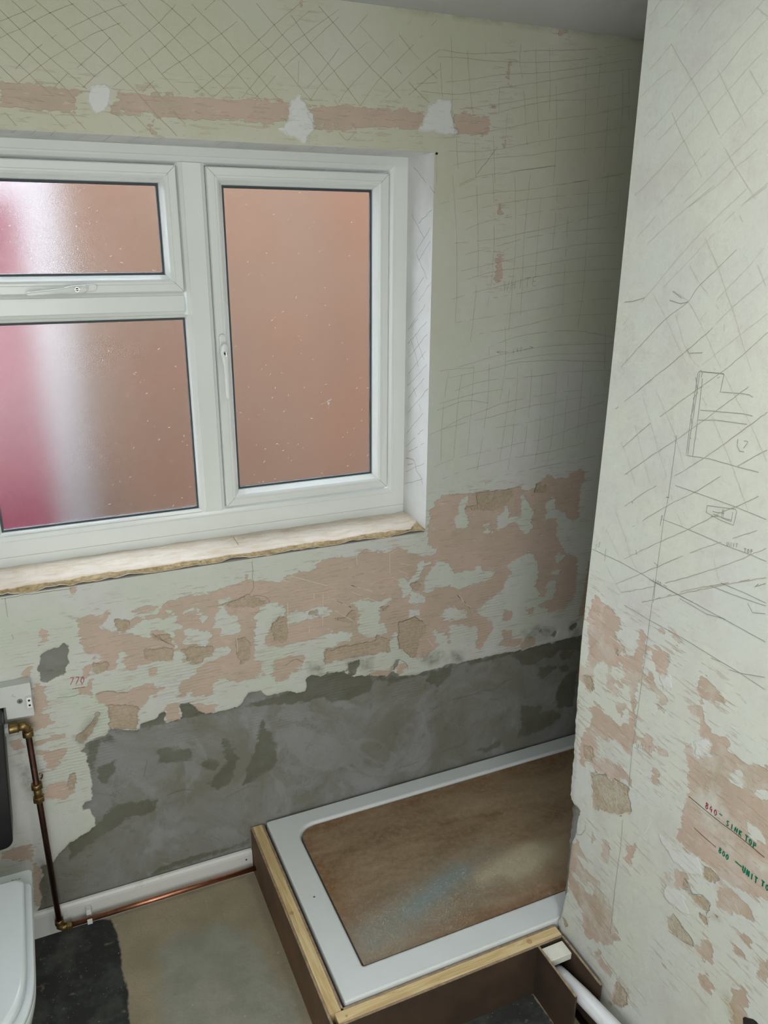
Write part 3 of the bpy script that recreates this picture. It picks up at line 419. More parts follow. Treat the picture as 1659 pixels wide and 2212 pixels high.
# scratches, pencil and marker strokes: kind, width in mm, points in mm on the wall plane
STROKES = {
 'back': """
s 2 -1017,2246 -987,2216
s 2 -1012,2280 -980,2251 -939,2213 -916,2193
s 2 -1007,2318 -984,2296 -958,2273 -937,2252 -903,2222 -876,2193
s 2 -979,2368 -964,2354 -936,2332 -909,2307 -884,2286 -857,2261 -832,2240
s 2 -1003,2348 -982,2328 -937,2285 -913,2265 -884,2242 -851,2215
s 2 -933,2373 -907,2352 -876,2328 -853,2306 -827,2286 -801,2264 -772,2240 -748,2218 -703,2170 -664,2132
s 2 -870,2380 -831,2349 -793,2318 -769,2290 -741,2263 -714,2233 -655,2169 -643,2157
s 2 -819,2385 -796,2365 -766,2340 -739,2315 -712,2284 -687,2256 -649,2218
s 2 -768,2390 -739,2366 -707,2339 -677,2311 -647,2283 -635,2271
s 2 -726,2395 -686,2356 -654,2330 -632,2310
s 2 -678,2400 -655,2386 -628,2365
s 2 -618,2406 -590,2381 -547,2346 -507,2306 -465,2267 -415,2219
s 2 -543,2414 -499,2379 -462,2343 -433,2319 -407,2294 -368,2255 -334,2224
s 2 -465,2416 -424,2376 -388,2343 -366,2323 -321,2278 -267,2218
s 2 -382,2400 -339,2351 -293,2308 -242,2257 -210,2222
s 2 -314,2426 -288,2403 -245,2365 -185,2311 -140,2278 -101,2246
s 2 -209,2395 -149,2348 -89,2292 -19,2241
s 2 -141,2417 -78,2360 -41,2330 1,2298
s 2 -628,2364 -580,2326 -533,2286 -492,2246 -460,2216
s 2 -632,2310 -597,2276 -550,2237 -530,2218
s 2 -635,2270 -600,2234 -573,2215
s 1.5 -1006,2328 -968,2345 -932,2363
s 1.5 -1010,2298 -969,2318 -920,2346 -858,2375
s 1.5 -989,2242 -956,2273 -909,2307 -860,2335 -799,2365 -750,2385
s 1.5 -987,2216 -939,2252 -904,2276 -853,2306 -824,2322 -767,2348
s 1.5 -914,2215 -886,2242 -855,2262 -824,2290 -791,2318
s 1.5 -858,2216 -832,2240 -801,2264 -769,2290 -736,2318 -707,2339 -686,2356 -646,2394
s 1.5 -795,2223 -772,2240 -741,2263 -712,2284 -677,2311 -654,2330 -629,2353
s 1.5 -734,2216 -714,2235 -687,2256 -647,2283 -633,2291
s 1.5 -1021,2160 -1001,2135
s 1.5 -930,2162 -903,2133
s 1.5 -889,2166 -862,2135
s 1.5 -795,2169 -753,2133
s 1.5 -757,2171 -717,2132
s 1.5 -629,2350 -593,2382 -557,2413
s 1.5 -633,2291 -580,2326 -510,2375
s 1.5 -618,2222 -600,2234 -533,2286 -462,2343 -424,2376 -363,2424
s 1.5 -573,2218 -516,2267 -475,2301 -433,2333 -404,2359 -337,2414
s 1.5 -508,2219 -465,2267 -423,2307 -384,2340 -350,2364 -264,2424
s 1.5 -477,2220 -444,2253 -405,2291 -366,2323 -315,2366 -264,2408
s 1.5 -361,2239 -321,2278 -293,2308 -245,2365 -189,2422
s 1.5 -342,2224 -310,2264 -246,2320 -189,2364
s 1.5 -267,2225 -242,2257 -185,2311 -144,2351 -71,2421
s 1.5 -210,2222 -161,2283 -119,2320 -42,2390 -3,2428
s 1.5 -144,2243 -85,2292 -35,2334 8,2364
s 1.5 -110,2228 -59,2270 9,2320
s 1.5 -367,2307 -370,2261
s 1.5 -268,2160 -248,2141
s 1.5 -219,2166 -244,2141
s 1.35 11,2363 42,2362 87,2361 196,2372 281,2384 378,2393 479,2405 581,2423
s 1.35 -14,2346 65,2350 142,2350 226,2353 336,2362 456,2379 573,2402
s 1.35 -56,2282 27,2292 94,2302 190,2321 266,2329 343,2339 458,2360 618,2392
s 1.35 -43,2266 46,2265 109,2273 173,2286 263,2303 365,2322 465,2342 616,2367
s 1.35 70,2232 148,2244 213,2256 300,2273 368,2285 464,2306 593,2335
s 1.35 191,2232 267,2252 365,2271 492,2283 624,2310
s 1.35 27,2161 114,2173 160,2184 241,2200 304,2215 394,2229 523,2250 623,2274
s 1.35 42,2131 116,2132 201,2143 274,2158 373,2176 502,2198 624,2221
s 1.35 48,2095 122,2111 203,2122 301,2132 376,2145 533,2162 648,2169
s 1.35 77,2051 138,2072 244,2089 339,2102 385,2108
s 1.35 400,2058 489,2073 624,2096
s 1.35 38,2398 43,2340 50,2220
s 1.35 86,2368 100,2274 109,2224
s 1.35 119,2166 126,2072
s 1.35 140,2390 142,2348
s 1.35 247,2396 245,2356 261,2299 284,2155
s 1.35 293,2389 307,2273 324,2156
s 1.35 336,2396 346,2305 353,2177
s 1.35 366,2307 378,2178 379,2060
s 1.35 458,2384 468,2261 478,2144
s 1.35 505,2377 510,2263
s 1.35 544,2319 549,2207 552,2094
s 1.35 583,2368 596,2269 599,2116
s 1.35 607,2370 622,2242
s 1.35 10,2334 19,2254
s 1.35 215,2230 214,2170
s 1.35 175,2176 187,2058
s 1.35 187,2294 189,2229
s 1.35 6,2120 8,2049
s 1.35 63,2163 71,2089
s 1.35 77,2047 124,2064 196,2078 294,2095 379,2108
s 1.35 19,2000 65,2012 179,2032 293,2043 389,2058 494,2073 624,2094
s 1.35 90,1980 186,2001 259,2013 340,2022 439,2033 619,2050
s 1.35 101,1936 139,1951 188,1963 262,1974 364,1990 469,2003 612,2016
s 1.35 69,1901 147,1907 211,1915 296,1930 389,1947 500,1970 615,1988
s 1.35 104,1872 212,1895 292,1914 390,1929 503,1940 620,1948
s 1.35 92,1828 145,1838 220,1851 296,1868 400,1885 508,1900 643,1904
s 1.35 112,1805 196,1825 288,1834 382,1846 512,1863 625,1869
s 1.35 65,1752 144,1771 219,1784 290,1800 379,1814 488,1824 636,1829
s 1.35 200,1753 303,1766 436,1785 548,1792 628,1793
s 1.35 83,1688 167,1698 281,1710 387,1722 497,1735 623,1743
s 1.35 160,1653 273,1666 369,1681 445,1694 635,1695
s 1.35 198,1616 286,1639 393,1650 506,1648 644,1624
s 1.35 55,2071 63,2010 74,1912 80,1758 78,1686
s 1.35 126,2077 134,2008 141,1913 145,1831 137,1697 130,1633
s 1.35 179,2079 188,1993 193,1913 192,1810 181,1726
s 1.35 250,2077 264,1913 263,1809 258,1658
s 1.35 300,2083 292,1914 295,1809 295,1701
s 1.35 340,2024 339,1914 339,1812
s 1.35 394,2058 394,1947 390,1812
s 1.35 437,1977 439,1872 444,1705
s 1.35 500,2073 509,1936 514,1784 505,1658
s 1.35 619,2052 620,1950
s 1.35 568,2100 569,2000
s 1.35 65,1532 195,1549 253,1558 301,1564 411,1564 505,1557 640,1548
s 1.35 92,1561 156,1574 222,1588 347,1603 448,1608 639,1604
s 1.35 33,1554 97,1557 143,1556
s 1.35 252,1568 330,1577 425,1582 621,1575
s 1.35 85,1493 145,1509 207,1517 294,1518 379,1519 440,1524 535,1524 649,1520
s 1.35 36,1459 142,1478 209,1484 267,1488
s 1.35 28,1439 101,1458 143,1460 201,1449
s 1.35 48,1382 94,1403 140,1416 197,1430 240,1442 299,1450 349,1455 436,1462 568,1466
s 1.35 4,1367 48,1382 141,1397 204,1404 272,1416 351,1427 438,1433 544,1441 626,1442
s 1.35 230,1370 345,1377 442,1389 542,1403 634,1421
s 1.35 23,1269 65,1282 136,1294 219,1301 319,1313 391,1317 448,1328 570,1353 635,1359
s 1.35 53,1229 124,1247 217,1259 287,1267 389,1272 442,1276 533,1286 642,1303
s 1.35 275,1217 346,1222 446,1230 638,1242
s 1.35 63,1551 53,1487 45,1384 46,1286
s 1.35 107,1540 99,1492 94,1401 89,1290
s 1.35 145,1562 144,1480 136,1298
s 1.35 194,1616 198,1539 198,1455 187,1350 173,1246
s 1.35 245,1670 253,1556 240,1448
s 1.35 272,1488 267,1412 251,1264
s 1.35 297,1549 298,1461 293,1327 284,1234
s 1.35 347,1542 349,1457 345,1379 338,1269
s 1.35 387,1523 390,1419 391,1322 382,1237
s 1.35 441,1520 441,1433 440,1326 430,1236
s 1.35 483,1517 486,1434 484,1281
s 1.35 537,1553 539,1439 536,1308
s 1.35 577,1481 574,1360 568,1268
s 1.35 611,1656 632,1414
k 1.2 124,2072 155,2107 191,2147
k 1.2 -590,1138 -581,1123 -577,1114
k 1.2 -540,1060 -542,1015 -540,978 -553,959
k 1.2 -634,943 -604,948 -557,956 -543,955 -509,943 -496,924
k 1.2 -455,707 -429,725 -400,707
k 1.2 -334,735 -266,736 -208,732 -164,735
k 1.2 -85,780 -52,781 -32,785 -2,761
k 1.2 -79,642 -58,628 -52,601
k 1.2 -82,583 -15,576
k 1.2 -990,741 -969,747 -934,735 -907,728
k 1.2 -1113,754 -1070,754 -1023,752
k 1.2 -1180,1061 -1127,1062 -1067,1061 -1011,1061
k 1.2 -827,892 -798,864 -771,840
k 1.2 -812,881 -786,851
k 1.2 98,450 143,446 234,451 281,446 317,465 345,472
k 1.2 279,442 283,408 298,400
k 1.2 259,415 283,404
k 1.2 467,403 503,444 529,495
k 1.2 -81,233 7,235 51,236
k 1.2 105,254 169,259 186,297
k 1.2 8,535 17,511
k 1.2 -830,364 -778,365 -758,356
k 1.2 -661,300 -581,321
k 1.2 -887,445 -877,495
k 1.2 11,539 30,508
p 1.2 -1169,1062 -1170,1009
p 1.2 -1167,961 -1165,947
p 1.2 155,2109 155,2109
p 1.2 592,1126 621,1123
p 1.2 587,1169 616,1168
p 1.2 579,1019 618,1018
p 1.2 580,1060 589,1060
p 1.2 210,1202 227,1203
p 1.2 204,1201 206,1193
p 1.2 580,1010 584,1018
w 1.6 -431,995 -375,969 -321,945
w 1.6 -459,989 -435,976
w 1.6 -363,875 -307,906
w 1.6 -318,908 -244,859
w 1.6 -247,933 -175,897
w 1.6 -243,910 -152,858
w 1.6 -297,858 -237,811
w 1.6 -83,976 -35,962
w 1.6 -87,953 -59,938
w 1.6 -91,940 -55,924
w 1.6 -110,934 -87,920
w 1.6 -245,932 -173,900
w 1.6 -320,908 -242,858
w 1.6 117,835 172,779
w 1.6 106,800 151,745
w 1.6 89,786 129,749
w 1.6 126,833 181,760
w 1.6 16,697 47,656
w 1.6 -119,1018 -118,949
w 1.6 -228,1024 -224,993
w 1.6 -443,912 -444,829
w 1.6 -362,927 -362,909
w 1.6 -334,922 -337,815
w 1.6 -597,835 -598,786
w 1.6 -379,824 -379,801
w 1.6 98,795 147,743
w 1.6 113,841 177,767
w 1.6 85,785 125,743
r 1.6 -1045,773 -1013,772
p 1.1 221,1598 260,1597
p 1.1 221,1598 233,1602
p 1.1 221,1598 236,1592
p 1.1 313,1601 347,1606
p 1.1 347,1606 334,1610
p 1.1 347,1606 338,1600
r 1.6 -1045.5,807.2 -1038.1,806.2 -1047.8,786.6
r 1.6 -1032.3,805.5 -1024.9,804.5 -1034.5,784.9
r 1.6 -1015.2,803.3 -1019.7,797.6 -1021.4,789.4 -1019.3,782.8 -1014.8,788.5 -1013.2,796.7 -1015.2,803.3
p 1.3 233.8,1796 235.7,1771 241.8,1792 244.8,1772.1 250.3,1798.1
p 1.3 259,1799.3 257.7,1773.7
p 1.3 271.5,1800.9 270.1,1775.3
p 1.3 258.3,1786.5 270.9,1789.4
p 1.3 289.4,1803.2 288.1,1777.6
p 1.3 304.9,1805.2 321.7,1807.4
p 1.3 313.3,1806.3 312.1,1780.6
p 1.3 343.4,1810.1 331.5,1808.6 330.4,1782.8 342.3,1784.3
p 1.3 330.9,1795.7 340.3,1796.9
p 1.2 282.6,1605.9 277.9,1601.1 276.2,1595.4 279,1591.6 282.3,1595.6 279.5,1598.6 276.7,1595.4
p 1.2 292.5,1607.4 288.4,1597.8 295,1599.5
p 1.2 294,1603.5 292.9,1593.7
p 1.2 305.1,1609.2 301.7,1604.6 301.3,1599 304.1,1595.3 307.5,1600 307.9,1605.5 305.1,1609.2""",
 'revR': """
k 1.2 142,1616 22,1692
k 1.2 143,1655 75,1697
k 1.2 131,1579 16,1658
k 1.2 134,1528 26,1606
k 1.2 142,1489 15,1572
k 1.2 136,1454 31,1530
k 1.2 139,1406 3,1506
k 1.2 142,1344 31,1429
k 1.2 145,1299 28,1382
k 1.2 125,1288 22,1339
k 1.2 142,1221 19,1278
k 1.2 151,1177 25,1228
k 1.2 91,1646 34,1581
k 1.2 103,1493 45,1433
k 1.2 118,1627 69,1560
k 1.2 144,1656 32,1737
k 1.2 76,1742 2,1800
k 1.2 101,1875 14,1940
k 1.2 121,1756 45,1811
k 1.2 85,1952 8,1986
k 1.2 125,2100 -7,2027
k 1.2 130,1977 50,1912
k 1.2 96,1871 26,1807
k 1.2 81,1855 13,1904
g 4 144,1264 85,1270 69,1243 35,1230 25,1211
g 4 133,1244 94,1258""",
 'soff': """
s 1.2 -932,72 -926,-30
s 1.2 -874,109 -860,-3
s 1.2 -813,135 -808,-30
s 1.2 -758,121 -748,-17
s 1.2 -708,125 -696,-22
s 1.2 -971,66 -963,-23
s 1.2 -1011,61 -1002,-15
s 1.2 -550,109 -553,0
s 1.2 -497,122 -504,-8
s 1.2 -429,127 -442,-3
s 1.2 -374,119 -386,5
s 1.2 -312,108 -327,-6
s 1.2 -234,112 -254,-5
s 1.2 -158,117 -182,-1
s 1.2 -95,107 -110,25""",
 'part': """
h 1.1 -692,2295 -709,2304 -727,2318
h 1.1 -735,2271 -758,2282 -784,2299
h 1.1 -714,2210 -738,2224 -765,2242 -797,2266 -828,2287
h 1.1 -697,2166 -739,2189 -772,2201
h 1.1 -826,2247 -857,2273 -878,2284
h 1.1 -717,2096 -751,2116 -778,2136 -818,2172 -861,2202 -902,2227 -948,2258 -960,2266
h 1.1 -758,2087 -797,2113 -846,2151 -892,2177 -928,2208 -973,2239
h 1.1 -708,1994 -765,2032 -825,2081 -872,2118 -923,2156 -950,2177 -981,2197
h 1.1 -775,1973 -816,2007 -856,2039 -907,2076 -946,2105 -993,2136
h 1.1 -841,1976 -885,2008 -934,2044 -971,2070 -1002,2093
h 1.1 -855,1969 -920,2005 -950,2028 -980,2045 -1007,2065
h 1.1 -972,1967 -1020,2000
h 1.1 -763,2242 -793,2210 -825,2176 -872,2121 -905,2082
h 1.1 -883,2182 -908,2151 -959,2090
h 1.1 -784,2130 -822,2082 -877,2018
h 1.1 -920,2061 -952,2026 -999,1978
h 1.1 -948,2259 -972,2241
h 1.1 -951,2171 -986,2132
h 1.1 -708,1901 -773,1955
h 1.1 -759,1907 -839,1961 -909,2003
h 1.1 -782,1819 -816,1854 -864,1901 -913,1943 -981,1994
h 1.1 -813,1828 -856,1864 -912,1915 -961,1958 -1019,1995
h 1.1 -711,1748 -765,1803 -782,1819
h 1.1 -916,1777 -966,1832 -1004,1869 -1032,1903
h 1.1 -956,1775 -988,1807 -1048,1857
h 1.1 -935,1699 -1012,1762 -1060,1801
h 1.1 -788,1816 -830,1774 -860,1739 -901,1694
h 1.1 -843,1823 -880,1809 -910,1780 -934,1754 -961,1722 -981,1700
h 1.1 -875,1870 -904,1840 -937,1816 -965,1790 -976,1763
h 1.1 -904,1916 -943,1867 -965,1833 -996,1787 -1015,1754 -1028,1732 -1046,1706
h 1.1 -855,1782 -894,1720 -928,1696
h 1.1 -1025,1876 -1047,1844
h 1.1 -973,1953 -998,1921
h 1.1 -790,1623 -825,1570 -852,1525 -886,1476
h 1.1 -827,1636 -862,1598 -897,1554 -927,1503
h 1.1 -746,1512 -768,1486 -804,1434
h 1.1 -781,1556 -818,1491 -845,1448
h 1.1 -904,1443 -935,1402 -947,1389
h 1.1 -750,1367 -786,1325 -818,1279 -843,1257
h 1.1 -731,1314 -780,1270
h 1.1 -748,1231 -803,1191
h 1.1 -947,1642 -985,1601 -1036,1538 -1088,1465
h 1.1 -1030,1357 -1051,1319
h 1.1 -992,1688 -1027,1650 -1061,1617 -1107,1562
d 1.3 -721,1666 -780,1724 -830,1771 -881,1806 -901,1833 -943,1869 -977,1899
d 1.3 -774,1622 -814,1656 -858,1690 -896,1722 -934,1754 -948,1767
d 1.3 -924,1647 -956,1673 -984,1695 -1028,1734 -1066,1771
d 1.3 -717,1577 -814,1655
d 1.3 -754,1504 -825,1570 -859,1596 -924,1648 -980,1686
d 1.3 -767,1447 -856,1521 -900,1554 -979,1621 -1046,1679
d 1.3 -780,1382 -832,1427 -892,1473 -927,1498 -991,1552 -1091,1643
d 1.3 -805,1341 -896,1418 -960,1465 -1049,1539 -1085,1568 -1103,1581
d 1.3 -798,1269 -898,1346 -961,1392 -1025,1444 -1062,1469 -1117,1511
d 1.3 -782,1204 -853,1257 -972,1347 -1042,1395 -1112,1441
d 1.3 -922,1264 -1041,1343 -1136,1416
d 1.3 -803,1193 -896,1246
d 1.3 -903,1221 -987,1277 -1115,1350
d 1.3 -867,1198 -954,1252 -1067,1321 -1146,1366
p 1.3 -931,1687 -986,1692 -989,1690 -986,1659 -1030,1664 -1049,1665 -1057,1662
p 1.3 -929,1685 -927,1615 -927,1569 -928,1529 -945,1531
p 1.3 -941,1676 -943,1629 -944,1586 -944,1530
p 1.3 -933,1685 -932,1605 -931,1561 -932,1531
p 1.3 -946,1619 -986,1624 -1043,1631 -1063,1631
p 1.3 -945,1600 -984,1608 -1054,1615
p 1.3 -945,1531 -983,1536 -1049,1538 -1094,1540
p 1.3 -925,1676 -934,1648 -926,1638 -930,1620 -926,1604 -932,1588 -931,1566 -934,1562
p 1.3 -929,1685 -935,1690 -939,1686 -938,1678
p 1.3 -941,1688 -989,1691
p 1.3 -897,1561 -898,1531 -898,1440 -894,1391 -895,1345 -895,1288 -898,1211
p 1.3 -894,1253 -895,1178 -896,1068 -895,929 -892,845 -895,748
p 1.3 -887,659 -890,585 -887,486 -889,319
p 1.3 -893,1436 -900,1437
p 1.3 -893,1435 -900,1437
p 1.3 -888,1397 -887,1374
p 1.3 -889,1397 -887,1379
p 1.3 -912,1465 -971,1466 -1057,1467 -1126,1465
p 1.3 -891,1389 -943,1391 -993,1391 -1051,1391 -1107,1394 -1140,1394
p 1.3 -685,1253 -789,1258 -860,1257 -894,1255 -958,1254 -997,1255
p 1.3 -877,1254 -953,1255 -1064,1255 -1168,1254
p 1.3 -816,1169 -895,1169 -982,1173 -1064,1172 -1134,1172 -1185,1169
p 1.3 -965,1249 -1035,1247 -1076,1256
p 1.3 -1064,1255 -1079,1256
p 1.3 -996,1450 -1060,1463 -1063,1459 -1061,1433 -1030,1433 -996,1437 -996,1450
p 1.3 -1010,1443 -1037,1448
p 1.3 -1012,1439 -1034,1439
p 1.3 -1032,1455 -1033,1438 -1055,1438 -1055,1456
p 1.3 -1035,1455 -1036,1439 -1056,1441
p 1.3 -1008,1433 -1026,1439
p 1.3 -1040,1586 -1041,1574 -1048,1566 -1058,1567
p 1.3 -1054,1586 -1062,1586 -1060,1581 -1055,1573
p 1.3 -738,1272 -738,1241
p 1.3 -884,1294 -896,1292
p 1.3 -829,1301 -834,1293
p 1.3 -799,1398 -803,1395
p 1.3 -698,1393 -699,1391
p 1.3 -1031,1304 -1084,1308 -1156,1317
p 1.3 -1055,1319 -1111,1322 -1155,1322
p 1.3 -1133,1349 -1127,1341 -1148,1356
p 1.3 -1119,1306 -1133,1294 -1158,1303
p 1.3 -1106,1166 -1134,1173 -1181,1191
p 1.3 -898,862 -949,866
p 1.3 -707,937 -723,948 -727,934
p 1.3 -760,706 -772,692 -792,717 -822,735
p 1.3 -763,547 -765,533 -751,505 -722,488
p 1.3 -1080,655 -1080,632 -1093,640
p 1.3 -1104,640 -1129,660 -1148,657
p 1.3 -1062,1168 -1083,1171
p 1.3 -710,1794 -734,1797 -767,1806
p 1.3 -835,1806 -864,1802 -881,1806
p 1.3 -840,1823 -865,1812
p 1.3 -896,1721 -900,1716 -933,1721
p 1.3 -1059,497 -1099,507 -1129,523
w 2 -783,613 -828,635 -866,655 -908,696
w 2 -1088,622 -1115,620 -1147,633
w 2 -1055,493 -1092,504 -1130,515 -1148,512
w 2 -1058,570 -1099,570
w 2 -783,1079 -822,1076
w 2 -818,1052 -850,1056
w 2 -755,1059 -778,1057
w 2 -809,996 -866,1008
w 2 -951,1039 -983,1045
w 2 -963,1053 -978,1052
w 2 -794,797 -825,804
w 2 -782,941 -825,949
w 2 -1096,932 -1102,931
w 2 -733,721 -761,734
w 2 -705,1088 -732,1091
w 2 -838,1028 -867,1027
w 2 -997,697 -1028,695 -1062,713
w 2 -815,842 -850,844
w 2 -867,928 -887,927
w 2 -1205,709 -1220,692
e 1.6 -1061,852 -1090,852 -1137,852 -1183,855 -1247,855
e 1.4 -1085,793 -1108,792 -1143,792
r 2.2 -1107.5,864.3 -1105.2,866.2 -1105.6,869.5 -1108.3,870.1 -1109.8,867.6 -1107.5,864.3 -1104.9,861 -1105.7,857.4 -1108.4,857.1 -1110.3,860.4 -1107.5,864.3
r 2.2 -1118.4,870.3 -1115.4,861.8 -1121.1,862.6
r 2.2 -1119.9,866.4 -1119.7,857.4
r 2.2 -1129.1,870.4 -1126.5,866.5 -1126.6,861.4 -1129.3,857.6 -1131.9,861.5 -1131.8,866.6 -1129.1,870.4
n 2.4 -1138,869 -1145.2,869.4
n 2.6 -1162.7,867.2 -1160.2,868.2 -1158,865.8 -1160,862.5 -1162.1,860.3 -1159.9,856.7 -1157.4,857.7
n 2.6 -1170.4,868.7 -1170.1,857.2
n 2.6 -1177.4,857.6 -1178,869 -1182.3,857.8 -1182.9,869.2
n 2.6 -1188.3,869.4 -1188.1,858.1
n 2.6 -1192.9,869.6 -1188.2,863.8 -1193,858.3
n 2.8 -1200.9,868.9 -1207.6,868.6
n 2.8 -1204.3,868.7 -1204.5,857.1
n 2.8 -1213.8,868.3 -1211.6,865 -1211.6,860.4 -1214,856.8 -1216.3,860.2 -1216.2,864.8 -1213.8,868.3
n 2.8 -1221.5,856.6 -1221.3,868 -1224.9,867.3 -1225.3,863.3 -1221.4,862.3
n 2.6 -1153.5,793.1 -1151.7,794.9 -1152.2,797.7 -1154.4,798.2 -1155.5,795.9 -1153.5,793.1 -1151.2,790.4 -1151.7,787.2 -1153.9,786.9 -1155.6,789.6 -1153.5,793.1
n 2.6 -1162.6,797.8 -1160.3,794.5 -1160.1,790 -1162.2,786.5 -1164.4,789.8 -1164.6,794.3 -1162.6,797.8
n 2.6 -1171.4,797.4 -1169.1,794.1 -1168.9,789.6 -1171,786.1 -1173.2,789.4 -1173.4,793.9 -1171.4,797.4
n 2.8 -1189.6,797.2 -1205.7,797.4
n 3 -1208.3,803 -1208.8,792.1 -1211.2,789.3 -1213.1,792 -1213.2,802.9
n 3 -1217.9,789.2 -1218,802.7 -1222.4,789.1 -1222.5,802.6
n 3 -1229.4,802.4 -1229.7,788.9
n 3 -1235.3,802.2 -1241.7,802
n 3 -1238.5,802.1 -1238.8,788.7
n 3 -1250.1,805.6 -1256.9,805.7
n 3 -1253.5,805.7 -1253.6,793.9
n 3 -1263.2,805.8 -1260.9,802.3 -1260.9,797.6 -1263.3,794.1 -1265.6,797.7 -1265.6,802.4 -1263.2,805.8
p 1.1 -708.5,1270.9 -705,1268 -703.7,1263.4 -706.6,1265.8 -706.4,1262.6 -703.9,1258.3 -701.7,1256.9
p 1.1 -717.7,1278.6 -714.2,1275.6 -712.9,1271.1 -715.8,1273.5 -715.6,1270.3 -713.1,1266 -710.9,1264.7
p 1.1 -1053.4,1398.8 -1053.9,1392.9 -1055.6,1391.8 -1056.9,1393.6 -1056.9,1399.6
p 1.1 -1060.3,1392.9 -1060.2,1400.3 -1063.5,1393.6 -1063.4,1401
p 1.1 -1068.3,1402.1 -1068.7,1394.8
p 1.1 -1072.5,1403 -1077,1404
p 1.1 -1074.8,1403.5 -1075.1,1396.2
p 1.5 -1091.9,1400.2 -1096.6,1401.4
p 1.5 -1094.2,1400.8 -1094.6,1393.6
p 1.5 -1100.9,1402.4 -1099.4,1399.9 -1099.6,1397 -1101.3,1395.2 -1102.9,1397.8 -1102.7,1400.6 -1100.9,1402.4
p 1.5 -1106.6,1396.5 -1106.2,1403.6 -1108.7,1403.9 -1109.1,1401.4 -1106.4,1400.1
p 1.2 -889.1,1260.5 -889.5,1252.4
p 1.2 -897.7,1261 -895.2,1260.9 -894.9,1257.6 -897,1257.8 -897.5,1255 -896.1,1252.8 -894.5,1253.1
p 1.2 -902.6,1261.3 -901,1258.8 -901,1255.6 -902.6,1253.3 -904.2,1255.8 -904.2,1259 -902.6,1261.3
p 1.2 -909,1261.7 -907.5,1259.2 -907.5,1256 -909.1,1253.7 -910.6,1256.2 -910.6,1259.4 -909,1261.7
p 1 -918.4,1256.3 -919.1,1260 -920.2,1257.5 -921.7,1260.1 -921.9,1256.5
p 1 -923.4,1256.6 -924.1,1260.3 -925.3,1257.9 -926.8,1260.5 -927,1256.9
p 1.4 -904.1,876.8 -904.7,867.6 -907.6,866.4 -909.9,869.8 -910.1,879.3
p 1.4 -915.8,869.9 -915.9,881.7 -921.3,872.3 -921.4,884
p 1.4 -929.9,887.5 -930.2,876
p 1.4 -937.1,890.5 -944.8,893.8
p 1.4 -941,892.2 -941.3,880.7""",
}

# ------------------------------------------------------------------ patch fields
def rd(line):
    k, *r = line.split(); return k, [tuple(float(t) for t in p.split(',')) for p in r]
def poly_sdf(X, Y, pts):
    q = np.array(pts)/1000.; n = len(q); d2 = np.full(X.shape, 1e9); ins = np.zeros(X.shape, bool)
    for i in range(n):
        a = q[i]; b = q[(i+1) % n]; e = b-a; L = max(e@e, 1e-12)
        t = np.clip(((X-a[0])*e[0]+(Y-a[1])*e[1])/L, 0, 1)
        d2 = np.minimum(d2, (X-a[0]-t*e[0])**2+(Y-a[1]-t*e[1])**2)
        if a[1] != b[1]:
            c = ((a[1] > Y) != (b[1] > Y)) & (X < e[0]*(Y-a[1])/(b[1]-a[1])+a[0]); ins ^= c
    return np.where(ins, -1, 1)*np.sqrt(d2)
NAMES = dict(P='pink', S='sand', C='cement', D='damp', W='filler', M='stain', K='black', G='grey')
def fields(X, Y, plane, layers):
    F = {k: np.full(X.shape, .2) for k in layers}
    for line in PATCHES.get(plane, '').strip().split('\n'):
        if not line.strip(): continue
        k, pts = rd(line); la, op = k[0], k[1]
        q = np.array(pts)/1000.; pad = .12
        sel = (X > q[:, 0].min()-pad) & (X < q[:, 0].max()+pad) & (Y > q[:, 1].min()-pad) & (Y < q[:, 1].max()+pad)
        if not sel.any(): continue
        d = np.clip(poly_sdf(X[sel], Y[sel], pts), -.2, .12)
        F[la][sel] = np.minimum(F[la][sel], d) if op == '+' else np.maximum(F[la][sel], -d)
    return F
def put_attr(o, F):
    for k, a in F.items():
        at = o.data.attributes.new(NAMES[k], 'FLOAT', 'POINT'); v = np.full(len(o.data.vertices), .2, np.float32); v[:len(a)] = a
        at.data.foreach_set('value', v)

